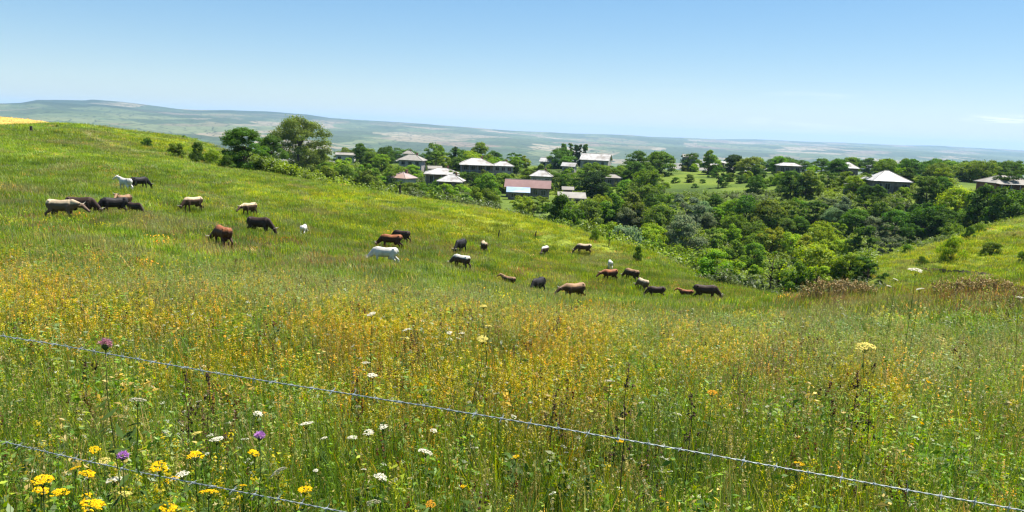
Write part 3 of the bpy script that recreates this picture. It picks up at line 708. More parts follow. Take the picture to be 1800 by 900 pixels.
# --- the ones the photo singles out
tree_named = [
    ('broadleaf_tree', 'big', 0, 525, 211, 11.5, 'olive green', 'tallest tree on the left crest, wide airy crown with sky gaps', .93, 148, 305),
    ('broadleaf_tree', 'big', 1, 430, 226, 8.6, 'dark green', 'dense dark round tree just left of the tallest crest tree', 1.12, 142, 298),
    ('broadleaf_tree', 'big', 1, 478, 240, 7.2, 'dark green', 'dark tree filling the gap between the two big crest trees', .9, 147, 300),
    ('bush', 'bush', 0, 312, 246, 3.6, 'olive green', 'wide olive bush on the left crest, second left of the big trees', .85, 146, 277),
    ('bush', 'bush', 1, 347, 250, 4.0, 'dark green', 'upright dark bush on the left crest nearest the big trees', .55, 142, 285),
    ('bush', 'bush', 2, 258, 241, 2.3, 'dark green', 'lone dark bush on the bright slope, leftmost of the crest bushes', .75, 150, 258),
    ('bush', 'bush', 3, 323, 237, 1.0, 'dark green', 'tiny dark bush on the grassy skyline behind the olive bush', .7, 166, 243),
    ('bush', 'bush', 0, 100, 217, 1.1, 'dark green', 'small dark bush at the end of the golden wheat field', .8, 126, 223),
    ('bush', 'bush', 1, 398, 272, 3.6, 'dark green', 'dark bush at the foot of the round crest tree', .8, 128, 297),
    ('bush', 'bush', 2, 372, 262, 2.6, 'bright green', 'bright leafy bush left of the round crest tree', .8, 137, 288),
    ('cypress', 'spire', 0, 801, 258, 14.0, 'blackish green', 'narrow dark cypress standing between the village houses', 1.0, 300),
    ('poplar', 'poplar', 0, 991, 253, 13, 'dark green', 'leftmost poplar of the row behind the village', .9, 420),
    ('poplar', 'poplar', 1, 1004, 252, 13.5, 'dark green', 'second poplar from the left in the row behind the village', .9, 420),
    ('poplar', 'poplar', 0, 1013, 255, 12.5, 'blackish green', 'third poplar from the left in the row behind the village', .9, 420),
    ('poplar', 'poplar', 1, 1020, 254, 13, 'blackish green', 'thin dark poplar left of the gap in the poplar row', .7, 420),
    ('poplar', 'poplar', 0, 1030, 254, 13, 'dark green', 'dark poplar right of the gap in the poplar row', .9, 420),
    ('sapling', 'sapling', 0, 1070, 398, 3.0, 'bright green', 'thin young tree standing on the meadow crest right of centre', 1.0, 96, 433),
    ('bush', 'bush', 1, 1121, 431, 2.1, 'dark green', 'small dark upright bush on the meadow edge above the right cows', .42, 92, 459),
    ('bush', 'bush', 2, 1046, 400, 1.4, 'mid green', 'small green bush beside the young tree on the crest', .5, 101, 424),
    ('sapling', 'sapling', 1, 1352, 438, 5.6, 'olive green', 'slim two stemmed tree at the near edge of the gully', 1.25, 74, 517),
    ('sapling', 'sapling', 0, 1366, 446, 5.0, 'olive green', 'second slim tree just right of the two stemmed tree', 1.1, 75, 517),
    ('bush', 'bush', 1, 1703, 397, 2.5, 'dark green', 'darkest round bush high on the right hill', .62, 121, 421),
    ('bush', 'bush', 2, 1722, 391, 1.9, 'mid green', 'small bush just right of and above the darkest hill bush', .7, 124, 412),
    ('bush', 'bush', 3, 1672, 416, 3.2, 'bright green', 'bright yellowish bush at the middle of the right hill', .58, 112, 457),
    ('bush', 'bush', 0, 1741, 420, 2.2, 'olive green', 'broad ragged bush on the right hill below the darkest bush', 1.1, 114, 447),
    ('bush', 'bush', 2, 1596, 428, 1.5, 'mid green', 'small bush low on the left part of the right hill', .8, 108, 445),
    ('bush', 'bush', 3, 1620, 449, 1.3, 'dark green', 'small dark bush just above the earth bank', .7, 102, 465),
    ('bush', 'bush', 0, 1798, 436, 3.2, 'mid green', 'bush cut by the right photo edge on the right hill', .6, 98, 462),
    ('bush', 'bush', 1, 1737, 471, .8, 'mid green', 'tiny bush on the rim of the earth bank', .8, 96, 479),
    ('bush', 'bush', 1, 1783, 409, .9, 'olive green', 'low scrubby bush near the top right of the right hill', .9, 120, 417),
    ('broadleaf_tree', 'broad', 0, 993, 342, 8.0, 'dark green', 'large dark round tree just behind the middle of the meadow crest', .85, 124),
    ('broadleaf_tree', 'broad', 1, 1393, 301, 9.0, 'dark green', 'big dark tree standing right of the bright village field', .9, 225),
    ('broadleaf_tree', 'broad', 2, 1330, 306, 4.2, 'dark green', 'small round dark tree alone at the right end of the bright field', .9, 245),
    ('broadleaf_tree', 'vase', 0, 1265, 294, 4.6, 'dark green', 'small dark tree standing in the middle of the bright village field', .8, 270),
    ('broadleaf_tree', 'broad', 4, 1135, 299, 8.5, 'mid green', 'broad tree at the left end of the bright village field', 1.0, 228),
    ('broadleaf_tree', 'broad', 3, 1633, 310, 7.5, 'dark green', 'broad dark tree right of the pyramid roofed house', .95, 200),
    ('broadleaf_tree', 'broad', 1, 1687, 331, 6.4, 'yellow green', 'light yellowish tree between the two right hand houses', .95, 178),
    ('broadleaf_tree', 'broad', 2, 1780, 327, 6.8, 'dark green', 'dark tree in front of the rightmost house', .9, 165),
    ('broadleaf_tree', 'broad', 0, 1740, 326, 7.2, 'dark green', 'dark tree left of the rightmost house', .9, 168),
    ('broadleaf_tree', 'broad', 0, 1247, 264, 8.0, 'mid green', 'tall rounded tree on the village skyline above the bright field', .95, 330),
    ('broadleaf_tree', 'broad', 3, 1292, 272, 6.8, 'blackish green', 'very dark broad tree right of the small white shed', 1.1, 320),
    ('broadleaf_tree', 'broad', 2, 766, 250, 10, 'mid green', 'highest round tree on the skyline behind the left houses', .85, 370),
    ('broadleaf_tree', 'broad', 1, 845, 251, 10, 'mid green', 'highest round tree on the skyline behind the long white house', .9, 380),
    ('broadleaf_tree', 'broad', 3, 633, 252, 9, 'dark green', 'dark skyline tree just right of the tallest crest tree', .7, 330),
    ('broadleaf_tree', 'broad', 2, 678, 255, 9, 'dark green', 'skyline tree behind the leftmost hip roofed house', .9, 345),
    ('broadleaf_tree', 'broad', 4, 1043, 301, 8, 'blackish green', 'blackish tree in the middle of the village right of the stone house', 1.1, 235),
    ('broadleaf_tree', 'broad', 1, 858, 305, 5.2, 'mid green', 'green tree left of the long red tin roof', .9, 205),
]
def add_named():
    for nm, kind, var, px, py, h, colr, lab, wide, dep, *bs in tree_named:
        p = hit(px, py, h * .97, 60)
        d0 = ray(px, py)
        # trust the photo's depth; the crown top keeps the photo's pixel
        ztop = d0[2] * dep; g = height(d0[0] * dep, dep)[0]
        hh = ztop - g
        if hh < h * .6 or hh > h * 1.6:
            if p is not None and .55 < p[1] / dep < 1.7: x, y, hh = p[0], p[1], h
            else: x, y = d0[0] * dep, dep; hh = float(np.clip(hh, h * .7, h * 1.5))
        else: x, y = d0[0] * dep, dep
        if bs:
            p = hit(px, bs[0])
            if p is not None: x, y = p[0], p[1]; hh = (bs[0] - py) * y / FPX
            print('BUSH', px, dep, round(y, 1))
        g = height(x, y)[0]
        cat = 'bush' if nm == 'bush' else ('young tree' if nm == 'sapling' else 'tree')
        grp = {'bush': 'bushes on the hills', 'poplar': 'row of poplars behind the village'}.get(nm)
        plant(nm, kind, var, (x, y, g), hh, jcol(colr, .06), lab, cat, grp, wide)
        TREES.append((px, py, hh * wide * FPX / y * .9, y, nm))
add_named()
HOUSES_D += [((1172, 313, 1300, 330), 400), ((1288, 322, 1345, 334), 400), ((1685, 322, 1728, 332), 400)]
# --- the rest of the wood: crown tops scattered as the photo shows them, nearest rows first
auto = []
def clear_of_houses(px, py, w, hpx, dep):
    for (x0, y0, x1, y1), hd in HOUSES_D:
        if hd > dep + 2 and px + w * .68 > x0 and px - w * .68 < x1 and py < y1 - 1 and py + hpx > y0: return False
    return True
def off_meadow(px, dep, h=3.0):
    """behind the crest of the meadow and behind the right hill"""
    if px < 1262: return dep > np.interp(px, [380, 700, 800, 900, 1000, 1100, 1180, 1262], [112, 108, 107, 106, 104, 99, 94, 80]) + 4 + .45 * h
    if px > 1530: return dep > 136 + .3 * h
    return True
def scatter(poly_top, poly_bot, x0, x1, n, hr, cols, forms, group, dmin, dmax, wide=(.85, 1.1), space=.52):
    """tops between two photo curves"""
    got = tries = 0
    while got < n and tries < n * 60:
        tries += 1
        px = rng.uniform(x0, x1)
        t, b = np.interp(px, *poly_top), np.interp(px, *poly_bot)
        py = t + (b - t) * rng.uniform(0, 1)
        h = rng.uniform(*hr)
        p = hit(px, py, h, dmin, dmax)
        if p is None or not dmin < p[1] < dmax: continue
        if not off_meadow(px, p[1], h): continue
        wd = rng.uniform(*wide); w = h * wd * FPX / p[1] * .95; hp = h * FPX / p[1]
        if any(abs(px - q[0]) < (w + q[2]) * .5 * space and abs(py - q[1]) < (hp + q[2]) * .22 and abs(p[1] - q[3]) < 40 for q in TREES): continue
        if not clear_of_houses(px, py, w, hp, p[1]): continue
        f = forms[rng.integers(len(forms))]
        c = cols[rng.integers(len(cols))] if not callable(cols) else cols(px, py)
        TREES.append((px, py, w, p[1], f))
        auto.append(dict(px=px, py=py, loc=p, h=h, wide=wd, form=f, col=c, group=group, w=w))
        got += 1
def A_(*pts):
    a = np.array(pts, float); return a[:, 0], a[:, 1]
def gully_col(px, py):
    u = rng.uniform()
    if 1090 < px < 1260 and 340 < py < 400 and u < .6: return 'grey green'
    if py > 385 and px < 1480: return ['bright green', 'bright green', 'yellow green', 'mid green'][int(u * 4)]
    if px > 1400 and py < 420: return ['dark green', 'dark green', 'mid green', 'grey green'][int(u * 4)]
    return ['mid green', 'bright green', 'dark green', 'olive green'][int(u * 4)]
# hedge right behind the crest of the meadow
scatter(A_((420, 284), (600, 300), (700, 318), (800, 336), (960, 348)), A_((420, 292), (600, 316), (700, 334), (800, 350), (960, 366)), 425, 965, 34, (2.6, 4.6),
        ['bright green', 'mid green', 'bright green', 'yellow green', 'olive green'], ['bush', 'bush', 'broad'], 'bushes behind the meadow crest', 104, 165, (.8, 1.05), .45)
# second row behind it, up to the first houses
scatter(A_((560, 268), (700, 300), (860, 318), (960, 336)), A_((560, 290), (700, 318), (860, 338), (960, 350)), 560, 960, 26, (4, 7), ['mid green', 'dark green', 'bright green', 'olive green'],
        ['broad', 'broad', 'vase'], 'trees between the crest and the village', 150, 260, (.85, 1.05), .5)
# gully wood, near and far slopes
scatter(A_((1020, 372), (1150, 400), (1300, 418), (1420, 432), (1540, 450)), A_((1020, 385), (1150, 425), (1260, 452), (1420, 480), (1540, 470)), 1020, 1560, 34, (4, 7.5), gully_col,
        ['broad', 'vase', 'bush'], 'trees of the gully wood', 78, 150, (.85, 1.1), .5)
scatter(A_((980, 345), (1150, 335), (1300, 345), (1450, 338), (1620, 345), (1760, 350)), A_((980, 372), (1150, 395), (1300, 415), (1450, 425), (1600, 412), (1760, 366)), 980, 1770, 74, (5, 9), gully_col,
        ['broad', 'broad', 'vase'], 'trees of the gully wood', 115, 250, (.85, 1.1), .5)
# among the houses and gardens
scatter(A_((560, 262), (760, 262), (960, 264), (1160, 276), (1400, 290), (1790, 296)), A_((560, 276), (760, 300), (960, 322), (1130, 330), (1400, 312), (1790, 320)), 560, 1800, 84, (5.5, 9.5),
        ['dark green', 'mid green', 'mid green', 'olive green', 'bright green', 'dark green'], ['broad', 'broad', 'broad', 'vase'], 'trees among the village houses', 190, 400, (.95, 1.25), .5)
# skyline row
scatter(A_((590, 257), (760, 256), (1000, 260), (1200, 268), (1450, 276), (1800, 280)), A_((590, 262), (760, 262), (1000, 266), (1200, 274), (1450, 284), (1800, 290)), 590, 1800, 44, (7, 11),
        ['dark green', 'mid green', 'dark green', 'olive green'], ['broad'], 'trees on the village skyline', 290, 480, (1.05, 1.45), .5)
# --- a label of its own for each of them: colour, form, where it stands, counted from the left where needed
MARKS = [(724, 278, 'the leftmost hip roofed house'), (707, 308, 'the pink roofed cottage'), (777, 303, 'the white roofed low house'), (837, 286, 'the long white house'),
         (884, 288, 'the house with rusty canopy'), (952, 305, 'the grey stone house'), (928, 324, 'the long red tin roof'), (1047, 275, 'the white roof below the poplars'),
         (1078, 309, 'the little grey roofed hut'), (1004, 344, 'the low grey sheds'), (1230, 318, 'the bright village field'), (1386, 289, 'the flat white roofed house'),
         (1490, 290, 'the small pyramid roofed house'), (1557, 312, 'the large pyramid roofed house'), (1765, 318, 'the rightmost house'), (525, 250, 'the tallest crest tree'),
         (1070, 420, 'the young crest tree'), (1121, 445, 'the small dark meadow bush'), (1356, 480, 'the slim two stemmed tree'), (1703, 410, 'the darkest hill bush'),
         (620, 270, 'the pale shed behind the crest'), (993, 370, 'the large dark crest tree'), (1595, 437, 'the low hill bush'), (801, 280, 'the dark cypress'), (1393, 325, 'the big dark field tree')]
ORD = ['leftmost', 'second from left', 'third from left', 'fourth from left', 'fifth from left', 'sixth from left', 'seventh from left', 'eighth from left', 'ninth from left', 'tenth from left', 'eleventh from left', 'twelfth from left']
def label_all():
    fam = {}
    for t in auto:
        m = min(MARKS, key=lambda q: math.hypot(q[0] - t['px'], (q[1] - t['py'] - 8) * 1.6))
        dx, dy = t['px'] - m[0], t['py'] + 8 - m[1]
        if abs(dx) > abs(dy) * 1.2: rel = 'left of' if dx < 0 else 'right of'
        else: rel = 'behind' if dy < 0 else 'in front of'
        noun = 'bush' if t['form'] == 'bush' else ('open crowned tree' if t['form'] == 'vase' else 'round tree')
        size = 'small ' if t['h'] < 5 and noun == 'round tree' else ('tall ' if t['h'] > 8.6 and noun == 'round tree' else '')
        fam.setdefault(f"{size}{t['col']} {noun} {rel} {m[2]}", []).append(t)
    for k, v in fam.items():
        v.sort(key=lambda t: t['px'])
        for i, t in enumerate(v):
            lab = k if len(v) == 1 else f"{ORD[min(i, 11)]} {k}"
            if len(lab.split()) > 16: lab = lab.replace(' open crowned tree', ' open tree')
            if len(lab.split()) > 16: lab = lab.replace(' the ', ' ')
            t['label'] = lab
def gardens():
    """bushes and small trees close before the houses"""
    for (px, eave, wpx, dep, wall, D) in HOUSE_AT:
        if px in (911, 928, 1005, 1545, 884): continue
        for k in range(2 if wpx < 45 else 3):
            x = px + rng.uniform(-.62, .62) * wpx; dd = dep - D / 2 - rng.uniform(3, 9)
            top = eave + wall * FPX / dep * rng.uniform(.30, .75); d0 = ray(x, top); g = float(hfast(d0[0] * dd, dd)); h = d0[2] * dd - g
            if not 1.3 < h < 8: continue
            form = 'bush' if h < 3.4 else 'broad'; wd = rng.uniform(.8, 1.1)
            auto.append(dict(px=x, py=top, loc=np.array([d0[0] * dd, dd, g]), h=h, wide=wd, form=form, col=['mid green', 'dark green', 'bright green', 'olive green'][rng.integers(4)], group='garden trees before the houses', w=h * wd * FPX / dd))
gardens()
for px, py, h, f in [(1188, 309, 2.6, 'bush'), (1213, 306, 3.0, 'broad'), (1236, 313, 1.8, 'bush'), (1284, 303, 3.4, 'broad'), (1303, 306, 3.2, 'broad'), (1316, 300, 4.2, 'broad'), (1252, 302, 2.2, 'bush'), (1346, 311, 3.2, 'bush'), (1362, 305, 4.0, 'broad'), (1222, 322, 1.6, 'bush'), (1276, 320, 1.8, 'bush'), (1172, 318, 2.4, 'bush')]:
    p = hit(px, py, h, 200)
    if p is not None: auto.append(dict(px=px, py=py, loc=p, h=h, wide=1.1, form=f, col=['mid green', 'dark green', 'bright green'][int(px) % 3], group='bushes and trees of the bright field', w=20))
label_all()
for t in auto:
    nm = 'bush' if t['form'] == 'bush' else 'broadleaf_tree'
    plant(nm, t['form'], int(rng.integers(5)), (t['loc'][0], t['loc'][1], height(t['loc'][0], t['loc'][1])[0]), t['h'], jcol(t['col']), t['label'], 'bush' if nm == 'bush' else 'tree', t['group'], t['wide'])
# ------------------------------------------------------------------ the herd
def coat(name, col, patch=None, amt=0.0, scale=2.2, under_shade=None):
    m, N, L, out = new_mat(name)
    b = N.new("ShaderNodeBsdfPrincipled"); b.inputs["Roughness"].default_value = .62; b.inputs["Specular IOR Level"].default_value = .22
    b.inputs["Sheen Weight"].default_value = 0.0
    tc = N.new("ShaderNodeTexCoord"); oi = N.new("ShaderNodeObjectInfo")
    nz = N.new("ShaderNodeTexNoise"); nz.inputs["Scale"].default_value = scale; nz.inputs["Detail"].default_value = 3
    nz.noise_dimensions = '4D'
    ml = N.new("ShaderNodeMath"); ml.operation = 'MULTIPLY'; ml.inputs[1].default_value = 40
    L.new(oi.outputs["Random"], ml.inputs[0]); L.new(ml.outputs[0], nz.inputs["W"]); L.new(tc.outputs["Object"], nz.inputs["Vector"])
    mr = N.new("ShaderNodeMapRange"); mr.inputs[1].default_value = .3; mr.inputs[2].default_value = .7; mr.inputs[3].default_value = .7; mr.inputs[4].default_value = 1.3
    L.new(nz.outputs[0], mr.inputs[0])
    h = N.new("ShaderNodeHueSaturation"); h.inputs["Color"].default_value = (*col, 1); L.new(mr.outputs[0], h.inputs["Value"])
    src = h.outputs[0]
    if patch:
        st = N.new("ShaderNodeMapRange"); st.inputs[1].default_value = .5 - amt * .25; st.inputs[2].default_value = .56 - amt * .25; L.new(nz.outputs[0], st.inputs[0])
        mx = N.new("ShaderNodeMixRGB"); mx.inputs[2].default_value = (*patch, 1); L.new(st.outputs[0], mx.inputs[0]); L.new(src, mx.inputs[1]); src = mx.outputs[0]
    if under_shade:                                     # sunlit back and shaded lower body painted into the coat by height
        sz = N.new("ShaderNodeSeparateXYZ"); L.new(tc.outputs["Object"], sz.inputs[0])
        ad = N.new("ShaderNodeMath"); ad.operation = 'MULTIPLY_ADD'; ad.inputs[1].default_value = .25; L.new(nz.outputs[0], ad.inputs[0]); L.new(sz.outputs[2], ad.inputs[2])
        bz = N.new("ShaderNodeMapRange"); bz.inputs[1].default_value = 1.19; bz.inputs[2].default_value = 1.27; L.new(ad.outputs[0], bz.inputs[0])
        mx = N.new("ShaderNodeMixRGB"); mx.inputs[1].default_value = (*under_shade, 1); L.new(bz.outputs[0], mx.inputs[0]); L.new(src, mx.inputs[2]); src = mx.outputs[0]
    L.new(src, b.inputs["Base Color"]); L.new(b.outputs[0], out.inputs[0])
    return m
COATS = {
    'black': coat('black_coat', (.018, .015, .014)), 'darkbrown': coat('dark_brown_coat', (.045, .025, .016)),
    'red': coat('red_brown_coat', (.30, .105, .04), under_shade=(.065, .026, .015)), 'brown': coat('brown_coat', (.30, .175, .09), under_shade=(.05, .027, .016)),
    'tan': coat('tan_coat', (.50, .38, .24), under_shade=(.13, .08, .05)), 'sunlit_back': coat('brown_coat_sunlit_back', (.52, .38, .23), under_shade=(.065, .036, .02)),
    'white': coat('white_coat', (.60, .56, .48)), 'sunlit_dark': coat('dark_coat_sunlit_back', (.66, .60, .50), under_shade=(.08, .048, .03)),
    'redwhite': coat('red_and_white_coat', (.24, .10, .045), (.66, .6, .52), .35)}
HORN = paint('horn', (.42, .36, .27), rough=.5, var=.2, scale=20)
EYE = paint('dark_eye', (.01, .008, .008), rough=.1)
def cow_mesh(pose, name='cow', turn=0.0, calf=False):
    bm = bmesh.new()
    def ball(c, r):
        m = Matrix.Translation(Vector(c)) @ Matrix.Diagonal((*((r, r, r) if not hasattr(r, '__len__') else r), 1))
        bmesh.ops.create_icosphere(bm, subdivisions=2, radius=1.0, matrix=m)
    def seg(a, ra, b, rb, n=5):
        a, b = Vector(a), Vector(b)
        ra = ra if hasattr(ra, '__len__') else (ra,) * 3; rb = rb if hasattr(rb, '__len__') else (rb,) * 3
        for k in range(n + 1):
            t = k / n; ball(a.lerp(b, t), tuple(ra[i] * (1 - t) + rb[i] * t for i in range(3)))
    drop = -.62 if pose == 'lying' else 0.0
    lg = 1.12 if calf else 1.0
    # deep chest, belly, hips
    seg((.50, 0, .98 + drop), (.30, .25, .36), (.10, 0, .96 + drop), (.33, .29, .33)); seg((.10, 0, .94 + drop), (.33, .29, .33), (-.35, 0, .98 + drop), (.32, .29, .32))
    seg((-.35, 0, .99 + drop), (.30, .28, .31), (-.66, 0, 1.05 + drop), (.20, .26, .27)); ball((.52, 0, 1.16 + drop), (.24, .15, .18))
    ball((-.74, 0, 1.14 + drop), (.10, .13, .12)); seg((.60, 0, .90 + drop), (.18, .18, .24), (.74, 0, .92 + drop), (.12, .13, .19), 2)
    ball((-.58, .21, 1.21 + drop), .075); ball((-.58, -.21, 1.21 + drop), .075)
    if not calf: ball((-.34, 0, .58 + max(drop, -.3)), (.17, .14, .13))
    # neck and head
    s, c = math.sin(turn), math.cos(turn)
    def nk(x, z): return (.66 + (x - .66) * c, (x - .66) * s, z)
    if pose == 'graze': N0, N1, H0, H1 = nk(.70, 1.02), nk(1.12, .62), nk(1.20, .50), nk(1.33, .16)
    elif pose == 'walk': N0, N1, H0, H1 = nk(.72, 1.10), nk(1.22, 1.02), nk(1.34, .98), nk(1.68, .72)
    else: N0, N1, H0, H1 = nk(.70, 1.14 + drop), nk(1.06, 1.34 + drop), nk(1.15, 1.36 + drop), nk(1.50, 1.14 + drop)
    seg(N0, (.22, .15, .27), N1, (.13, .105, .155), 6); seg(H0, .125, H1, .082, 6)
    hv = (Vector(H1) - Vector(H0)).normalized(); side = Vector((-s, c, 0)); up = hv.cross(side)
    if up.dot(Vector((.0, 0, 1)) + Vector((c, s, 0)) * .5) < 0: up = -up
    ball(Vector(H1) + hv * .03, (.088, .095, .085)); ball(Vector(H0) - hv * .06 + up * .02, .115)
    for k in (-1, 1):
        e0 = Vector(H0) - hv * .08 + side * k * .13 + up * .02; seg(e0, (.04, .04, .04), e0 + side * k * .16 + Vector((0, 0, -.03)), (.05, .05, .035), 3)
    # legs
    if pose == 'lying':
        for k in (-1, 1):
            seg((.50, .2 * k, .28), .12, (.78, .26 * k, .12), .075, 4); seg((.78, .26 * k, .12), .065, (.50, .30 * k, .07), .05, 4)
            seg((-.5, .25 * k, .32), (.24, .14, .22), (-.12, .38 * k, .17), .11, 4); seg((-.12, .38 * k, .15), .075, (-.5, .44 * k, .08), .055, 4)
    else:
        for k, f in ((-1, .07), (1, -.06)):
            seg((.50, .17 * k, .92), (.16, .10, .18), (.53 + f * .4, .18 * k, .62), .085, 4); seg((.53 + f * .4, .18 * k, .62), .08, (.55 + f, .18 * k, .40), .062, 4)
            seg((.55 + f, .18 * k, .40), .06, (.55 + f, .18 * k, .12), .045, 4); seg((.55 + f, .18 * k, .12), .052, (.58 + f, .18 * k, .03), .062, 2)
        for k, f in ((-1, -.08), (1, .06)):
            seg((-.60, .19 * k, 1.0), (.20, .12, .22), (-.46 + f * .3, .2 * k, .72), (.14, .10, .14), 4); seg((-.46 + f * .3, .2 * k, .72), (.12, .09, .13), (-.74 + f, .2 * k, .47), .066, 5)
            seg((-.74 + f, .2 * k, .47), .064, (-.68 + f, .2 * k, .13), .047, 4); seg((-.68 + f, .2 * k, .13), .053, (-.63 + f, .2 * k, .03), .062, 2)
    # tail
    zt = drop if pose == 'lying' else 0
    seg((-.80, 0, 1.20 + zt), .045, (-.90, .02, 1.0 + zt), .034, 4); seg((-.90, .02, 1.0 + zt), .032, (-.93, .05, max(.5 + zt, .1)), .03, 6); seg((-.93, .05, max(.5 + zt, .1)), .04, (-.93, .06, max(.34 + zt, .06)), .045, 3)
    me = bpy.data.meshes.new(name); bm.to_mesh(me); bm.free()
    o = bpy.data.objects.new('tmp', me); COL.objects.link(o)
    rm = o.modifiers.new('r', 'REMESH'); rm.mode = 'VOXEL'; rm.voxel_size = .032
    sm = o.modifiers.new('s', 'SMOOTH'); sm.factor = .5; sm.iterations = 3
    ev = bpy.data.meshes.new_from_object(o.evaluated_get(bpy.context.evaluated_depsgraph_get()))
    bpy.data.objects.remove(o); bpy.data.meshes.remove(me)
    ev.name = name; ev.materials.clear(); ev.materials.append(COATS['brown'])
    ev.polygons.foreach_set('use_smooth', np.ones(len(ev.polygons), bool))
    horns, eyes = [], []
    for k in (-1, 1):
        mb = MB(); b0 = Vector(H0) - hv * .12 + side * k * .08 + up * .06
        mb.tube([b0, b0 + side * k * .10 + up * .02, b0 + side * k * .16 + up * .10, b0 + side * k * .15 + up * .19], [.032, .028, .02, .006], 7)
        hm = bpy.data.meshes.new('horn'); hm.from_pydata(mb.V, [], mb.F); hm.materials.append(HORN); horns.append(hm)
        b2 = bmesh.new(); bmesh.ops.create_icosphere(b2, subdivisions=1, radius=.02, matrix=Matrix.Translation(Vector(H0) + hv * .07 + side * k * .105 + up * .03))
        em = bpy.data.meshes.new('eye'); b2.to_mesh(em); b2.free(); em.materials.append(EYE); eyes.append(em)
    return ev, horns, eyes
COW = {('graze', 0): cow_mesh('graze'), ('graze', 1): cow_mesh('graze', turn=.55), ('graze', -1): cow_mesh('graze', turn=-.55), ('walk', 0): cow_mesh('walk'),
       ('stand', 0): cow_mesh('stand', turn=.3), ('lying', 0): cow_mesh('lying', turn=.4), ('calf', 0): cow_mesh('stand', calf=True), ('calfgraze', 0): cow_mesh('graze', calf=True)}
def cow(px, py, head, pose, ct, label, size=1.0, turn=0, depth=None):
    p = hit(px, py) if depth is None else unproj(px, py, depth)
    g = height(p[0], p[1])[0]; print('COW', px, py, 'depth %.0f' % p[1])
    body, horns, eyes = COW[(pose, turn)]
    calf = pose.startswith('calf')
    o = bpy.data.objects.new('cow' if not calf else 'calf', body); COL.objects.link(o)
    o.location = (p[0], p[1], g - .02); o.rotation_euler = (0, 0, R(head)); o.scale = (size * .86,) * 3
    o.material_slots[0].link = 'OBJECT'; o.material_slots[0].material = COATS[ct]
    for hm in ([] if calf else horns):
        h = bpy.data.objects.new('horn', hm); COL.objects.link(h); h.parent = o
    for em in eyes:
        h = bpy.data.objects.new('eye', em); COL.objects.link(h); h.parent = o
    tag(o, label, 'calf' if calf else 'cow', 'cattle grazing on the slope')
    COWS.append((p[0], p[1]))
COWS = []
cow(108, 389, -4, 'walk', 'tan', 'large tan cow at far left with lowered head turned right', 1.1)
cow(142, 383, 4, 'graze', 'darkbrown', 'dark brown cow grazing just behind the large tan cow', 1.12)
cow(202, 381, 222, 'graze', 'black', 'black cow at the left of the tight group of three', 1.05)
cow(218, 371, 262, 'stand', 'brown', 'brown horned cow behind the black cow in the group of three', 1.0)
cow(237, 380, 335, 'calfgraze', 'darkbrown', 'small dark brown calf at the right of the group of three', .8)
cow(221, 337, 150, 'stand', 'white', 'white cow with raised head, highest on the left slope', .95)
cow(245, 335, 58, 'graze', 'black', 'black cow beside the white cow highest on the slope', 1.0)
cow(340, 373, 238, 'graze', 'sunlit_back', 'brown cow with sunlit back facing lower left, right of the group of three', 1.05)
cow(439, 382, 250, 'walk', 'sunlit_back', 'sunlit backed brown cow just above the long dark brown cow', 1.0)
cow(455, 415, -14, 'graze', 'darkbrown', 'long dark brown cow side on, grazing to the right left of the white calf', 1.15)
cow(392, 437, 132, 'graze', 'red', 'orange brown cow grazing to the left, lowest of the left cows', 1.1, 1)
cow(534, 415, 92, 'calfgraze', 'white', 'white calf seen from behind, alone in mid slope', .8)
cow(688, 440, 182, 'graze', 'red', 'red brown cow grazing left, just above the long white cow', 1.1)
cow(706, 429, 160, 'graze', 'darkbrown', 'dark cow half hidden behind the red brown cow', 1.0)
cow(677, 468, 178, 'graze', 'white', 'long white cow side on in deep grass', 1.0)
cow(809, 447, 250, 'graze', 'black', 'black cow head on to the viewer, above the sunlit backed dark cow', 1.1)
cow(850, 446, 100, 'graze', 'sunlit_back', 'tan cow seen from behind, right of the black head on cow', 1.1)
cow(811, 475, 145, 'graze', 'sunlit_dark', 'dark cow with sunlit back right of the long white cow', 1.0, 1)
cow(894, 505, 150, 'calf', 'brown', 'small brown calf left of the lone black cow', .72)
cow(945, 518, 240, 'graze', 'black', 'lone black cow facing the viewer left of the brown resting cow', 1.05)
cow(1009, 530, 215, 'walk', 'brown', 'brown cow with head half raised to the left, nearest of the middle cows', 1.05)
cow(957, 450, 245, 'graze', 'sunlit_dark', 'sunlit backed dark cow, left of two near the crest', 1.0)
cow(1026, 448, 186, 'graze', 'sunlit_back', 'sunlit backed brown cow side on, right of two near the crest', 1.15)
cow(1072, 474, 90, 'calfgraze', 'white', 'white calf seen from behind above the red brown cow', .9)
cow(1072, 496, 212, 'walk', 'red', 'red brown cow side on just below a white calf', 1.0)
cow(1110, 496, 128, 'graze', 'brown', 'brown cow heading away at the top of the line of three', 1.1)
cow(1129, 513, 112, 'graze', 'tan', 'tan cow seen from behind in the middle of the line of three', 1.0)
cow(1153, 526, 184, 'calfgraze', 'darkbrown', 'dark calf at the lower end of the line of three', .95)
cow(1238, 530, -8, 'graze', 'darkbrown', 'rightmost dark brown cow grazing to the right', 1.15)
cow(1206, 526, 172, 'calf', 'red', 'small reddish calf just left of the rightmost cow', .72)
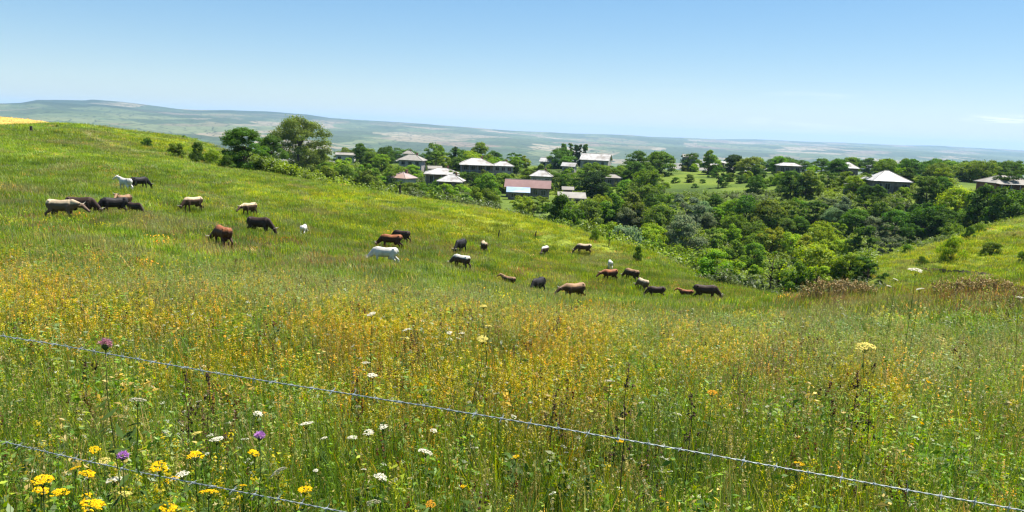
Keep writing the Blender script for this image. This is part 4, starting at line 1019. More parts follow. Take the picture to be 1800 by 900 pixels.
# ------------------------------------------------------------------ meadow plants: instanced cover (nobody could count it)
GRASSM = leaf_mat('meadow_leaves', 'instance', trans=0.45, gloss=0.02, rough=.5)
def blades(nb, h, spread, wid, rg, bend=.35, col=(1, 1, 1), var=.25, seg=3, upright=1.0):
    b = rg.normal(size=(nb, 2)) * spread; a = rg.uniform(0, 2 * np.pi, nb)
    H_ = h * rg.uniform(.45, 1.15, nb); lean = rg.uniform(.05, 1, nb) * bend * H_
    dx, dy = np.cos(a), np.sin(a); wx, wy = -dy, dx
    V = np.zeros((nb, (seg + 1) * 2, 3)); W_ = wid * rg.uniform(.6, 1.3, nb)
    for s in range(seg + 1):
        t = s / seg; w = W_ * (1 - t ** 1.6 * .93) * .5
        ex = b[:, 0] + dx * lean * t ** 1.8; ey = b[:, 1] + dy * lean * t ** 1.8; ez = H_ * (t - .12 * bend * t ** 3) - .04
        V[:, 2 * s] = np.stack([ex - wx * w, ey - wy * w, ez], -1); V[:, 2 * s + 1] = np.stack([ex + wx * w, ey + wy * w, ez], -1)
    F = np.concatenate([(np.arange(nb) * (seg + 1) * 2)[:, None] + np.array([2 * s, 2 * s + 1, 2 * s + 3, 2 * s + 2])[None] for s in range(seg)])
    k = np.clip(1 + rg.normal(size=(nb, 1)) * var, .4, 1.8) * np.array(col)[None] * (1 + rg.normal(size=(nb, 3)) * np.array([.12, .05, .1]))
    tips = np.stack([b[:, 0] + dx * lean, b[:, 1] + dy * lean, H_ * (1 - .12 * bend) - .04], -1)
    return V.reshape(-1, 3), F, np.repeat(k, (seg + 1) * 2, 0), tips
def tufts(centers, n_each, rad, size, rg, col, aspect=1.4, flat=False, var=.18):
    """little petals or seeds crowded round centers"""
    c = np.repeat(centers, n_each, 0); d = rg.normal(size=(len(c), 3)); d /= np.linalg.norm(d, axis=1, keepdims=True)
    rad = np.asarray(rad, float)
    p = c + d * rad * rg.uniform(.3, 1, (len(c), 1))
    nrm = d + (np.array([0, 0, 2.5]) if flat else np.array([0, 0, .4]))
    V, F = quads_from(p, nrm, size, rg, aspect)
    k = np.array(col)[None] * (1 + rg.normal(size=(len(p), 1)) * var)
    return V, F, np.repeat(np.clip(k, .02, 3), 4, 0)
def merge(parts):
    V, F, K_ = [], [], []; b = 0
    for v, f, k in parts: V.append(v); F.append(f + b); K_.append(k); b += len(v)
    return np.vstack(V), np.vstack(F), np.vstack(K_)
def proto(name, parts):
    V, F, K_ = merge(parts)
    o = bpy.data.objects.new(name, fast_mesh(name, V, F, K_, GRASSM)); return o
def leafy(rg, n_st, h, nl, size, col, spread=.05):
    """upright stems set with leaves"""
    parts = []
    v, f, k, tips = blades(n_st, h, spread, .006, rg, .2, (.9, .9, .8), .1); parts.append((v, f, k))
    cs, ns = [], []
    for t in tips:
        base = np.array([t[0] * .4, t[1] * .4, 0])
        for u in rg.uniform(.15, .98, nl):
            a = rg.uniform(0, 6.28); out = np.array([np.cos(a), np.sin(a), .35]) * size * .5
            cs.append(base + (t - base) * u + out); ns.append(np.array([np.cos(a) * .5, np.sin(a) * .5, 1]) + rg.normal(size=3) * .4)
    v, f = quads_from(np.array(cs), np.array(ns), size, rg, 2.4); k = np.repeat(np.clip(1 + rg.normal(size=(len(cs), 1)) * .22, .4, 1.7) * np.array(col)[None], 4, 0)
    parts.append((v, f, k)); return parts, tips
rg = np.random.default_rng(99)
P_ = {}
for k in range(3):
    v, f, c, t = blades(34, .42, .085, .0052, rg, .5); P_[f'grass_clump_{"abc"[k]}'] = [(v, f, c)]
for k in range(2):
    v, f, c, t = blades(14, .62, .07, .0036, rg, .3, (1.25, 1.1, .8)); sd = t.copy(); sd[:, 2] -= .03
    P_[f'seed_grass_{"ab"[k]}'] = [(v, f, c), tufts(sd, 9, (.008, .008, .045), .017, rg, (1.7, 1.45, 1.0), 3.2)]
for k in range(2):
    P_[f'weed_{"ab"[k]}'], _ = leafy(rg, 5, .46, 11, .046, (1, 1.05, .9), .06)
parts, t = leafy(rg, 9, .48, 7, .032, (1, 1, .9), .09)
P_['gold_bloom_a'] = parts + [tufts(t, 34, (.026, .026, .06), .0105, rg, (1, 1, 1), 1.3)]
parts, t = leafy(rg, 7, .40, 6, .03, (1, 1, .9), .11)
P_['white_bloom_a'] = parts + [tufts(t, 9, (.018, .018, .008), .012, rg, (1, 1, 1), 1.1, True)]
v, f, c, t = blades(9, .62, .10, .0055, rg, .18, (.9, .9, .9), .2); P_['dry_stalk_a'] = [(v, f, c), tufts(t, 14, (.012, .012, .07), .016, rg, (1, .9, .8), 1.6)]
for k in range(3):
    v, f, c, t = blades(85, .40, .34, .024, rg, .45, var=.28, seg=2); P_[f'far_tuft_{"abc"[k]}'] = [(v, f, c)]
v, f, c, t = blades(60, .40, .33, .02, rg, .35, var=.25, seg=2); P_['far_bloom_a'] = [(v, f, c), tufts(t[:26], 5, (.03, .03, .04), .035, rg, (1, 1, 1), 1.3)]
v, f, c, t = blades(60, .48, .33, .016, rg, .22, (1.1, 1, .9), .25, seg=2); P_['far_seed_a'] = [(v, f, c), tufts(t[:40], 3, (.012, .012, .06), .035, rg, (1.3, 1.2, .9), 3)]
parts = [leafy(rg, 16, .95, 16, .20, (1, 1, .95), .30)[0] for _ in range(2)]
P_['shrub_a'], P_['shrub_b'] = parts
# blooms keep the colour of their own petals: leaves green, petals gold or white
def recolour(key, npetal_parts, col):
    V, F, K_ = P_[key][-1]; P_[key][-1] = (V, F, np.clip(K_ * np.array(col)[None], 0, 40))
recolour('gold_bloom_a', 1, (3.3, 2.25, .32)); recolour('white_bloom_a', 1, (7.0, 5.6, 11.0)); recolour('far_bloom_a', 1, (2.6, 2.0, .8)); recolour('dry_stalk_a', 1, (.8, .55, .45))
PROTO = {k: proto(k, v) for k, v in P_.items()}
def scatter_object(name, keys, pts, idx, scl, tint, kind='stuff', lean=.12):
    """one object whose geometry nodes set plants on the points"""
    keys_s = sorted(keys); remap = np.array([keys_s.index(k) for k in keys])
    colc = bpy.data.collections.new(name + '_plants')
    for k in keys_s: colc.objects.link(PROTO[k])
    me = bpy.data.meshes.new(name); n = len(pts)
    me.vertices.add(n); me.vertices.foreach_set('co', np.asarray(pts, np.float32).ravel())
    def attr(nm, ty, data, field):
        a = me.attributes.new(nm, ty, 'POINT'); a.data.foreach_set(field, np.ascontiguousarray(data).ravel())
    attr('idx', 'INT', remap[idx].astype(np.int32), 'value'); attr('scl', 'FLOAT_VECTOR', np.asarray(scl, np.float32), 'vector')
    rot = np.stack([rng.normal(size=n) * lean, rng.normal(size=n) * lean, rng.uniform(0, 6.28, n)], -1); attr('rot', 'FLOAT_VECTOR', rot.astype(np.float32), 'vector')
    attr('tint', 'FLOAT_COLOR', np.c_[np.clip(tint, .003, .8), np.ones(n)].astype(np.float32), 'color')
    o = bpy.data.objects.new(name, me); COL.objects.link(o); o['kind'] = kind
    g = bpy.data.node_groups.new(name, 'GeometryNodeTree')
    g.interface.new_socket('Geometry', in_out='INPUT', socket_type='NodeSocketGeometry'); g.interface.new_socket('Geometry', in_out='OUTPUT', socket_type='NodeSocketGeometry')
    N, L = g.nodes, g.links
    gi, go = N.new('NodeGroupInput'), N.new('NodeGroupOutput'); ins = N.new('GeometryNodeInstanceOnPoints'); ci = N.new('GeometryNodeCollectionInfo')
    ci.inputs['Collection'].default_value = colc; ci.inputs['Separate Children'].default_value = True; ci.inputs['Reset Children'].default_value = True
    def named(nm, ty):
        a = N.new('GeometryNodeInputNamedAttribute'); a.data_type = ty; a.inputs['Name'].default_value = nm
        return [s for s in a.outputs if s.name == 'Attribute' and s.enabled][0]
    ins.inputs['Pick Instance'].default_value = True
    L.new(gi.outputs[0], ins.inputs['Points']); L.new(ci.outputs[0], ins.inputs['Instance']); L.new(named('idx', 'INT'), ins.inputs['Instance Index'])
    er = N.new('FunctionNodeEulerToRotation'); L.new(named('rot', 'FLOAT_VECTOR'), er.inputs[0]); L.new(er.outputs[0], ins.inputs['Rotation'])
    L.new(named('scl', 'FLOAT_VECTOR'), ins.inputs['Scale']); L.new(ins.outputs[0], go.inputs[0])
    md = o.modifiers.new('plants', 'NODES'); md.node_group = g
    return o
# terrain line of sight: leave out what hills hide
_az = np.radians(np.linspace(-44, 44, 300)); _rd = np.geomspace(1.0, 200, 260)
_h = height((_rd[:, None] * np.sin(_az)).ravel(), (_rd[:, None] * np.cos(_az)).ravel()).reshape(len(_rd), len(_az))
_run = np.maximum.accumulate(_h / _rd[:, None], 0)
def seen(x, y, z, up=.9):
    r = np.hypot(x, y); a = np.arctan2(x, y)
    i = np.clip(np.searchsorted(_rd, r) - 2, 0, len(_rd) - 1); j = np.clip(np.round((a - _az[0]) / (_az[1] - _az[0])).astype(int), 0, len(_az) - 1)
    return (z + up) / r >= _run[i, j] - .002
def ring(r0, r1, dens, half=41):
    n = int(R(half) * (r1 * r1 - r0 * r0) * dens); a = rng.uniform(-R(half), R(half), n); r = np.sqrt(rng.uniform(r0 * r0, r1 * r1, n))
    return r * np.sin(a), r * np.cos(a)
PAL = {'fresh': (.105, .200, .018), 'deep': (.055, .120, .014), 'yellowgreen': (.190, .250, .018), 'grey': (.150, .215, .085), 'straw': (.36, .29, .10), 'gold': (.15, .180, .018), 'rust': (.20, .125, .05), 'pale': (.21, .21, .085)}
PC = {k: np.array(v) for k, v in PAL.items()}
def dress(x, y, near):
    """species and colour for plants at x, y"""
    z = hfast(x, y); r = np.hypot(x, y); P = np.c_[x, y, z]
    px, py, _ = proj(np.c_[x, y, z + .35])
    gold, grey, lime, brown = meadow_zones(px, py, r, np.ones(len(x), bool))
    n = len(x); u = rng.uniform(size=n)
    patch = vnoise(x / 1.7, y / 1.7, 41) + .5 * vnoise(x / .6, y / .6, 42)
    tint = np.empty((n, 3)); tint[:] = PC['fresh']
    m = rng.uniform(size=(n, 1))
    tint = np.where(m < .32, PC['deep'], np.where(m < .50, PC['yellowgreen'], np.where(m < .60, PC['grey'], np.where(m < .64, PC['straw'], tint))))
    def blend(w, col, p):
        nonlocal tint
        s = (rng.uniform(size=n) < w * p)[:, None]; tint = np.where(s, np.array(col), tint)
    blend(grey, PC['grey'] * .95, .8); blend(lime, (.225, .290, .018), .75); blend(brown, PC['rust'], .22); blend(brown, (.13, .110, .06), .55); blend(gold, (.33, .235, .03), .6)
    blend(smooth(45, 80, r) * (1 - lime), (.125, .215, .026), .55)
    tint *= np.clip(1 + patch * .45 + rng.normal(size=n) * .16, .45, 1.7)[:, None]
    tint *= np.array([1.44, 1.28, 1.28])
    return P, tint, gold, grey, lime, brown, patch, px, py, r
def near_meadow():
    xs, ys = [], []
    for r0, r1, dn in ((.9, 6, 130), (6, 12, 78), (12, 22, 36), (22, 34, 16)):
        a, b = ring(r0, r1, dn, 46 if r1 < 13 else 41); xs.append(a); ys.append(b)
    x, y = np.concatenate(xs), np.concatenate(ys)
    P, tint, gold, grey, lime, brown, patch, px, py, r = dress(x, y, True)
    keys = ['grass_clump_a', 'grass_clump_b', 'grass_clump_c', 'seed_grass_a', 'seed_grass_b', 'weed_a', 'weed_b', 'gold_bloom_a', 'white_bloom_a', 'dry_stalk_a']
    n = len(x); u = rng.uniform(size=n); idx = rng.integers(0, 3, n)
    wp = .11 + .26 * (patch > .14)
    idx = np.where(u < wp, rng.integers(5, 7, n), idx); u = rng.uniform(size=n)
    sg = .19 + .25 * grey; s_ = u < sg; idx = np.where(s_, rng.integers(3, 5, n), idx); tint = np.where((s_ & (rng.uniform(size=n) < .45))[:, None], PC['pale'] * rng.uniform(.6, 1.2, (n, 1)), tint)
    u = rng.uniform(size=n); s_ = u < np.clip(.006 + .36 * gold * (patch > 0) + .07 * gold, 0, 1); idx = np.where(s_, 7, idx); tint = np.where(s_[:, None], PC['gold'] * rng.uniform(.75, 1.25, (n, 1)), tint)
    u = rng.uniform(size=n); s_ = u < .02; idx = np.where(s_, 8, idx); tint = np.where(s_[:, None], np.array((.075, .095, .035)) * rng.uniform(.7, 1.2, (n, 1)), tint)
    u = rng.uniform(size=n); s_ = u < .010 + .08 * brown; idx = np.where(s_, 9, idx); tint = np.where(s_[:, None], np.array((.14, .085, .05)) * rng.uniform(.5, 1.3, (n, 1)), tint)
    sc_ = rng.uniform(.7, 1.25, n) * (1 + .25 * vnoise(x / 3, y / 3, 51)) * np.where(idx == 9, .9, 1) * np.interp(r, [0, 2, 12, 34], [.75, .95, 1.05, 1.1])
    wide = sc_ * np.interp(r, [0, 6, 12, 22, 34], [1, 1, 1.35, 1.9, 2.6])
    k = np.interp(r, [0, 8, 14, 34], [1, 1, 1, 1])
    return scatter_object('meadow_grass', keys, P, idx, np.stack([wide, wide, sc_ * k], -1), tint)
near_meadow()
def slope_meadow():
    xs, ys = [], []
    for r0, r1, dn in ((30, 55, 7.5), (55, 90, 4.2), (90, 135, 2.6), (135, 185, 1.0)):
        a, b = ring(r0, r1, dn); xs.append(a); ys.append(b)
    x, y = np.concatenate(xs), np.concatenate(ys)
    z = hfast(x, y); s = seen(x, y, z); x, y = x[s], y[s]
    P, tint, gold, grey, lime, brown, patch, px, py, r = dress(x, y, False)
    keys = ['far_tuft_a', 'far_tuft_b', 'far_tuft_c', 'far_bloom_a', 'far_seed_a']
    n = len(x); idx = rng.integers(0, 3, n); big = vnoise(x / 7, y / 7, 61)
    u = rng.uniform(size=n); idx = np.where(u < .008 + .35 * gold + .06 * (big > .22) + .03 * lime, 3, idx)
    u = rng.uniform(size=n); idx = np.where(u < .06 + .2 * grey + .35 * brown, 4, idx)
    tint = tint * (1 + .35 * big + .3 * vnoise(x / 19, y / 12, 62))[:, None] * np.array([1.22, 1.12, 1.15])
    dry = vnoise(x / 4, y / 2.6, 64) > .24; tint[dry] = tint[dry] * .5 + np.array((.30, .26, .12)) * .5
    dp = np.full(n, 9.0)
    for a, b in zip(PATH[:-1], PATH[1:]):
        ab = b - a; q = P[:, :2] - a; t = np.clip((q @ ab) / (ab @ ab), 0, 1); dp = np.minimum(dp, np.hypot(*(q - t[:, None] * ab).T))
    onp = dp < .7; tint[onp] = (.33, .31, .12)
    hs = rng.uniform(.65, 1.25, n) * (1 + .5 * vnoise(x / 5, y / 5, 63)) * np.interp(r, [30, 45, 100, 180], [1.05, .9, .8, .8])
    ws = rng.uniform(.9, 1.3, n) * np.interp(r, [30, 60, 180], [.9, 1.1, 1.6]); hs[onp] *= .35
    # ranker grass where the cattle stand
    cx = np.array(COWS); k = 16; ex = np.repeat(cx, k, 0) + rng.normal(size=(len(cx) * k, 2)) * np.array([.95, .75]); e = dress(ex[:, 0], ex[:, 1], False)
    wx = np.array([677, 468]); wp = hit(677, 468)[:2]; ey = wp + np.c_[rng.uniform(-1.4, 1.4, 60), rng.uniform(-1.5, -.4, 60)]; ex = np.r_[ex, ey]; e = dress(ex[:, 0], ex[:, 1], False)
    P = np.r_[P, e[0]]; tint = np.r_[tint, e[1] * np.array([1.5, 1.25, 1.3])]; idx = np.r_[idx, rng.integers(0, 3, len(ex))]; hs = np.r_[hs, rng.uniform(.8, 1.55, len(ex))]; ws = np.r_[ws, rng.uniform(.5, .8, len(ex))]
    return scatter_object('slope_grass', keys, P, idx, np.stack([ws, ws, hs], -1), tint)
slope_meadow()
def thicket():
    """undergrowth below the wood and between the gardens"""
    a, b = ring(72, 190, .55); c, d = ring(190, 330, .20)
    x, y = np.r_[a, c], np.r_[b, d]; z = hfast(x, y); r = np.hypot(x, y)
    px, py, _ = proj(np.c_[x, y, z + .5])
    crest_y = np.interp(px, [-200, 100, 200, 300, 380, 400, 500, 600, 700, 800, 900, 1000, 1100, 1200, 1262, 1300, 1420, 1500, 1560, 1650, 1730, 1810, 2100],
                        [0, 0, 0, 0, 290, 297, 310, 325, 343, 358, 374, 399, 429, 462, 492, 500, 508, 490, 464, 432, 410, 380, 330])
    in_gap = py < crest_y + np.where(px < 1262, -1, 0)
    hill = (px > 1545) & (py > crest_y - 6) & (r < 150)
    meadow = ~in_gap & (r < 125) & seen(x, y, z, .3)
    field = (px > 1165) & (px < 1370) & (py > 300) & (py < 336) & (r > 220) | (px > 1680) & (px < 1735) & (py > 315) & (py < 335)
    cr = np.interp(px, [380, 700, 800, 900, 1000, 1100, 1180, 1262], [112, 108, 107, 106, 104, 99, 94, 80]) + 3
    keep = np.where(px < 1262, r * np.cos(np.arctan2(x, y)) > cr, True) & ~((px > 1530) & (y < 138))
    keep &= ~((px > 872) & (px < 985) & (r > 165) & (r < 245))
    keep &= ~meadow & ~hill & ~field & (px > 375) & (r > 78) & ~((r < 125) & (px < 980) & (y < 112)) & (vnoise(x / 11, y / 11, 71) > -.32)
    left = (px < 420); keep &= ~left
    x, y, z, r, px, py = x[keep], y[keep], z[keep], r[keep], px[keep], py[keep]; n = len(x)
    b_ = vnoise(x / 14, y / 14, 72)
    tint = np.where((b_ > .08)[:, None], np.array((.20, .28, .024)), np.where((b_ < -.15)[:, None], np.array((.11, .15, .045)), np.array((.145, .215, .026)))) * rng.uniform(.7, 1.25, (n, 1))
    hs = rng.uniform(1.2, 2.9, n) * np.interp(r, [80, 190, 240], [1, 1, .7]); ws = rng.uniform(1.5, 2.6, n)
    return scatter_object('undergrowth', ['shrub_a', 'shrub_b'], np.c_[x, y, z - .1], rng.integers(0, 2, n), np.stack([ws, ws, hs], -1), tint)
thicket()
# ------------------------------------------------------------------ single flowers, wires, posts, dry shrubs
def flat_mat(name, col, var=.15, trans=.25, rough=.7, scale=60):
    m, N, L, out = new_mat(name)
    tc = N.new("ShaderNodeTexCoord"); nz = N.new("ShaderNodeTexNoise"); nz.inputs["Scale"].default_value = scale; L.new(tc.outputs["Object"], nz.inputs[0])
    mr = N.new("ShaderNodeMapRange"); mr.inputs[1].default_value = .3; mr.inputs[2].default_value = .7; mr.inputs[3].default_value = 1 - var; mr.inputs[4].default_value = 1 + var; L.new(nz.outputs[0], mr.inputs[0])
    h = N.new("ShaderNodeHueSaturation"); h.inputs["Color"].default_value = (*col, 1); L.new(mr.outputs[0], h.inputs["Value"])
    d = N.new("ShaderNodeBsdfDiffuse"); t = N.new("ShaderNodeBsdfTranslucent"); mx = N.new("ShaderNodeMixShader"); mx.inputs[0].default_value = trans
    L.new(h.outputs[0], d.inputs[0]); L.new(h.outputs[0], t.inputs[0]); L.new(d.outputs[0], mx.inputs[1]); L.new(t.outputs[0], mx.inputs[2]); L.new(mx.outputs[0], out.inputs[0])
    return m
PETAL = {'yellow': flat_mat('yellow_florets', (.78, .50, .012)), 'white': flat_mat('cream_florets', (.74, .70, .54)), 'purple': flat_mat('purple_florets', (.58, .28, .62)),
         'pale': flat_mat('pale_yellow_florets', (.70, .60, .16)), 'pink': flat_mat('dusky_pink_florets', (.60, .30, .36)), 'orange': flat_mat('orange_florets', (.62, .32, .03))}
STEM = flat_mat('green_stem', (.07, .10, .03)); DRY = flat_mat('dry_brown_stalk', (.085, .055, .038), trans=.05); FLEAF = flat_mat('flower_leaves', (.07, .115, .03), trans=.35)
def flower(kind, dia, seed, shape):
    rg = np.random.default_rng(seed)
    if shape == 'umbel':                                        # flat plate of many small clusters
        n = 64; a = rg.uniform(0, 6.28, n); q = np.sqrt(rg.uniform(0, 1, n)) * dia * .5 * (1 + .12 * np.sin(3 * a + seed))
        c = np.stack([q * np.cos(a), q * np.sin(a), .16 * dia * (1 - (q / dia * 2) ** 2) * .6 + rg.normal(size=n) * .012 * dia], -1)
        v, f, _ = tufts(c, 9, (.075 * dia, .075 * dia, .04 * dia), .085 * dia, rg, (1, 1, 1), 1.15, True)
    else:                                                       # thistle brush
        n = 150; d = rg.normal(size=(n, 3)); d[:, 2] = np.abs(d[:, 2]) * .9; d /= np.linalg.norm(d, axis=1, keepdims=True)
        v, f = quads_from(d * dia * .36, np.cross(d, rg.normal(size=(n, 3))), dia * .42, rg, 5.5)
    return v, f
FN = 0
def bloom(px, py, wpx, kind, label, shape='umbel', tilt=0.0, depth=None, name=None):
    global FN
    FN += 1
    dia0 = {'yellow': .062, 'white': .075, 'purple': .042, 'pale': .07, 'pink': .055, 'orange': .06}[kind]
    dep = depth
    if dep is None:
        dep = dia0 * FPX / wpx
        for hmax in (1.0, .9, .8, .7): pass
        d = ray(px, py)
        ts = np.linspace(1.6, 34, 500); hh = d[2] * ts - hfast(d[0] * ts, ts)
        ok = (hh > .38) & (hh < 1.02)
        if ok.any():
            cand = ts[ok]; dep = float(cand[np.argmin(np.abs(cand - dep))])
    P = unproj(px, py, dep); g = float(height(P[0], P[1])[0]); h = max(.3, P[2] - g); dia = float(np.clip(wpx * dep / FPX, .018, .20))
    r = empty(name or {'yellow': 'yarrow_flower', 'white': 'umbel_flower', 'purple': 'knapweed_flower', 'pale': 'fennel_flower', 'pink': 'thistle_flower', 'orange': 'umbel_flower'}[kind], (P[0], P[1], g), 0)
    tag(r, label, 'flower', {'yellow': 'yellow flower heads in the foreground', 'white': 'cream flower heads in the meadow', 'orange': 'yellow flower heads in the foreground'}.get(kind, 'other flowers in the meadow'))
    rg = np.random.default_rng(FN); ox, oy = rg.normal(size=2) * .07 * h
    v, f = flower(kind, dia, FN, shape)
    ho = bpy.data.objects.new('flower_head', fast_mesh('flower_head', v, f, None, PETAL[kind])); COL.objects.link(ho); ho.parent = r
    ho.location = (0, 0, h); ho.rotation_euler = (rg.normal() * .15 + tilt, rg.normal() * .15 + .12, rg.uniform(0, 6))
    mb = MB(); rs = min(.0028, max(.0016, .03 * dia)); top = Vector((0, 0, h - .02 * dia - .012)); mid = Vector((ox * .5, oy * .5, h * .5))
    mb.tube([(ox, oy, -.03), mid, Vector((0, 0, h * .82)), top], [rs * 1.4, rs * 1.2, rs, rs * .8], 5)
    if shape == 'umbel':
        for k in range(9):
            a = k * .698; q = dia * .34; mb.tube([Vector((0, 0, h - .34 * dia - .01)), Vector((q * math.cos(a), q * math.sin(a), h + .01 * dia))], [rs * .5, rs * .3], 4)
    else:
        mb.tube([Vector((0, 0, h - .38 * dia)), Vector((0, 0, h - .18 * dia)), Vector((0, 0, h + .02 * dia))], [dia * .1, dia * .25, dia * .18], 8)
    mb.build('stem', STEM, r, True)
    t = rg.uniform(.15, .8, 16); a = rg.uniform(0, 6.28, 16); ls = .05 + .03 * rg.uniform(size=16)
    base = np.stack([ox * (1 - t), oy * (1 - t), h * t], -1) + np.stack([np.cos(a) * ls * .5, np.sin(a) * ls * .5, ls * .25], -1)
    v, f = quads_from(base, np.stack([np.cos(a) * .6, np.sin(a) * .6, np.ones(16)], -1), .075, rg, 4.0)
    lo = bpy.data.objects.new('leaves', fast_mesh('leaves', v, f, None, FLEAF)); COL.objects.link(lo); lo.parent = r
Y, W_, PU = 'yellow', 'white', 'purple'
for px, py, w, lab in [
    (75, 843, 36, 'large yellow flower head at the lower left, above a smaller pair'), (72, 862, 28, 'yellow flower head just below the large lower left one'),
    (105, 866, 30, 'tilted yellow flower head right of the lower left pair'), (132, 823, 20, 'small yellow flower head left of a round yellow head'),
    (154, 832, 28, 'round yellow flower head between the two left purple and white flowers'), (166, 790, 18, 'small yellow flower head, highest of the lower left cluster'),
    (153, 873, 28, 'upper yellow flower head of the overlapping pair at the bottom left'), (162, 888, 44, 'widest yellow flower head at the bottom left edge'),
    (280, 820, 30, 'yellow flower head above the lower wire, left of a cream one'), (301, 843, 24, 'yellow flower head directly below a cream one at lower left'),
    (343, 800, 28, 'single bright yellow flower head below the flat cream umbel'), (366, 865, 32, 'yellow flower head just above the lower wire'),
    (296, 893, 30, 'yellow flower head cut by the bottom edge below the lower wire'), (447, 796, 22, 'yellow flower head directly below the purple knapweed'),
    (536, 860, 26, 'yellow flower head right of the large tilted cream umbel'), (906, 803, 14, 'small yellow flower head alone under the middle of the upper wire'),
    (814, 855, 12, 'tiny yellow flower head at bottom centre'), (1090, 775, 15, 'yellow flower head touching the upper wire right of centre'),
    (1405, 815, 18, 'yellow flower head just above the upper wire at the right'), (427, 853, 12, 'tiny yellow flower head just above the lower wire')]:
    bloom(px, py, w, Y, lab)
bloom(757, 886, 18, 'orange', 'orange flower head at the bottom centre edge')
bloom(1252, 690, 18, 'orange', 'orange yellow flower head right of centre in the dry patch')
bloom(220, 868, 24, 'pale', 'loose pale yellow flower head right of the bottom left pair')
bloom(182, 811, 24, 'pale', 'pale yellow flower head left of the small purple flower'); bloom(345, 762, 18, 'pale', 'pale yellow flower head left of the flat cream umbel')
for px, py, w, lab in [(848, 596, 20, 'pale yellow umbel at the far edge of the gold patch, right of four cream ones'), (850, 538, 13, 'highest pale yellow umbel in the gold patch'),
                       (712, 595, 14, 'pale yellow umbel below a cream one in the gold patch'), (858, 573, 12, 'pale yellow umbel just above the rightmost one of the gold patch')]:
    bloom(px, py, w, 'pale', lab)
bloom(1520, 609, 40, 'pale', 'large tilted yellow fennel umbel at the right', tilt=.3, depth=8.5)
for px, py, w, lab in [
    (201, 843, 30, 'cream flower head among the lower left yellow ones'), (320, 834, 24, 'cream flower head beside yellow ones above the lower wire'), (381, 772, 26, 'flat cream umbel above the single bright yellow flower'),
    (241, 703, 28, 'flat cream umbel alone below the left end of the upper wire'), (453, 727, 18, 'small cream umbel above the purple knapweed'), (489, 830, 30, 'large tilted cream umbel above the lower wire'),
    (538, 745, 24, 'flat cream umbel right of and above the purple knapweed'), (555, 827, 9, 'tiny cream flower right of the large tilted umbel'), (620, 769, 19, 'left of three cream umbels below the upper wire'),
    (648, 760, 19, 'middle of three cream umbels below the upper wire'), (674, 750, 16, 'right and highest of three cream umbels below the upper wire'), (669, 838, 26, 'flat cream umbel at lower centre left'),
    (655, 884, 26, 'steeply tilted cream umbel at the bottom edge'), (748, 794, 26, 'cream umbel alone at lower centre'), (570, 770, 13, 'small cream umbel left of the row of three'), (762, 757, 14, 'small cream umbel right of the row of three'),
    (640, 825, 10, 'tiny cream flower just above the lower centre umbel'), (653, 552, 16, 'cream umbel at the far edge of the gold patch, leftmost'), (643, 638, 16, 'cream umbel above another in the gold patch left of centre'),
    (655, 660, 18, 'cream umbel just above the dark hollow left of centre'), (790, 585, 10, 'left upper cream flower of the small four in the gold patch'), (812, 586, 10, 'right upper cream flower of the small four in the gold patch'),
    (791, 596, 9, 'left lower cream flower of the small four in the gold patch'), (806, 595, 9, 'right lower cream flower of the small four in the gold patch'), (714, 580, 15, 'cream umbel right of the leftmost far one'),
    (975, 668, 14, 'cream umbel right of centre in the gold patch'), (1072, 670, 18, 'cream umbel beside the tall dark stalk'), (1191, 728, 16, 'cream umbel above the upper wire right of the tall dark stalk'),
    (903, 732, 13, 'cream flower resting against the upper wire at centre'), (932, 708, 10, 'small cream flower just above the upper wire at centre'), (1128, 708, 9, 'tiny cream flower between the tall stalk and the wire')]:
    bloom(px, py, w, W_, lab, tilt=(.9 if (px, py) in ((489, 830), (655, 884)) else .05))
bloom(1610, 475, 24, W_, 'tallest white umbel, standing out against the right hill', depth=11)
bloom(1617, 508, 13, W_, 'small white umbel below the tallest one', depth=13); bloom(1574, 491, 9, W_, 'tiny white umbel left of the tallest one', depth=14); bloom(1563, 503, 9, W_, 'lowest left tiny white umbel beside the tall one', depth=14)
bloom(1793, 523, 12, W_, 'white umbel at the right photo edge', depth=13)
bloom(457, 767, 21, PU, 'bright purple knapweed above a yellow flower', 'brush'); bloom(216, 802, 22, PU, 'purple knapweed right of the small top yellow flower', 'brush'); bloom(185, 606, 26, 'pink', 'dusky pink thistle at the left end of the upper wire', 'brush', depth=2.9)
# dark dried stalks standing above the grass
def stalk(px, y0, y1, label, dep):
    a, b = unproj(px, y0, dep), unproj(px, y1, dep); g = float(height(b[0], b[1])[0]); h = a[2] - g
    rg = np.random.default_rng(int(px)); r = empty('dry_stalk', (a[0], a[1], g)); tag(r, label, 'dry stalk', 'dark dry stalks in the meadow')
    mb = MB(); pts = [(rg.normal() * .008 * (k > 0), rg.normal() * .008 * (k > 0), h * k / 6 - .03 * (k == 0)) for k in range(7)]; mb.tube(pts, [.0038 - .0004 * k for k in range(7)], 5); mb.build('stem', DRY, r, True)
    c = []
    for k in range(26): t = rg.uniform(.55, 1.0); s = (1 - t) * .16 + .012; c.append((rg.normal() * s * .5, rg.normal() * s * .5, h * t))
    v, f, _ = tufts(np.array(c), 7, (.010, .010, .022), .014, rg, (1, 1, 1), 1.5)
    o = bpy.data.objects.new('seed_head', fast_mesh('seed_head', v, f, None, DRY)); COL.objects.link(o); o.parent = r
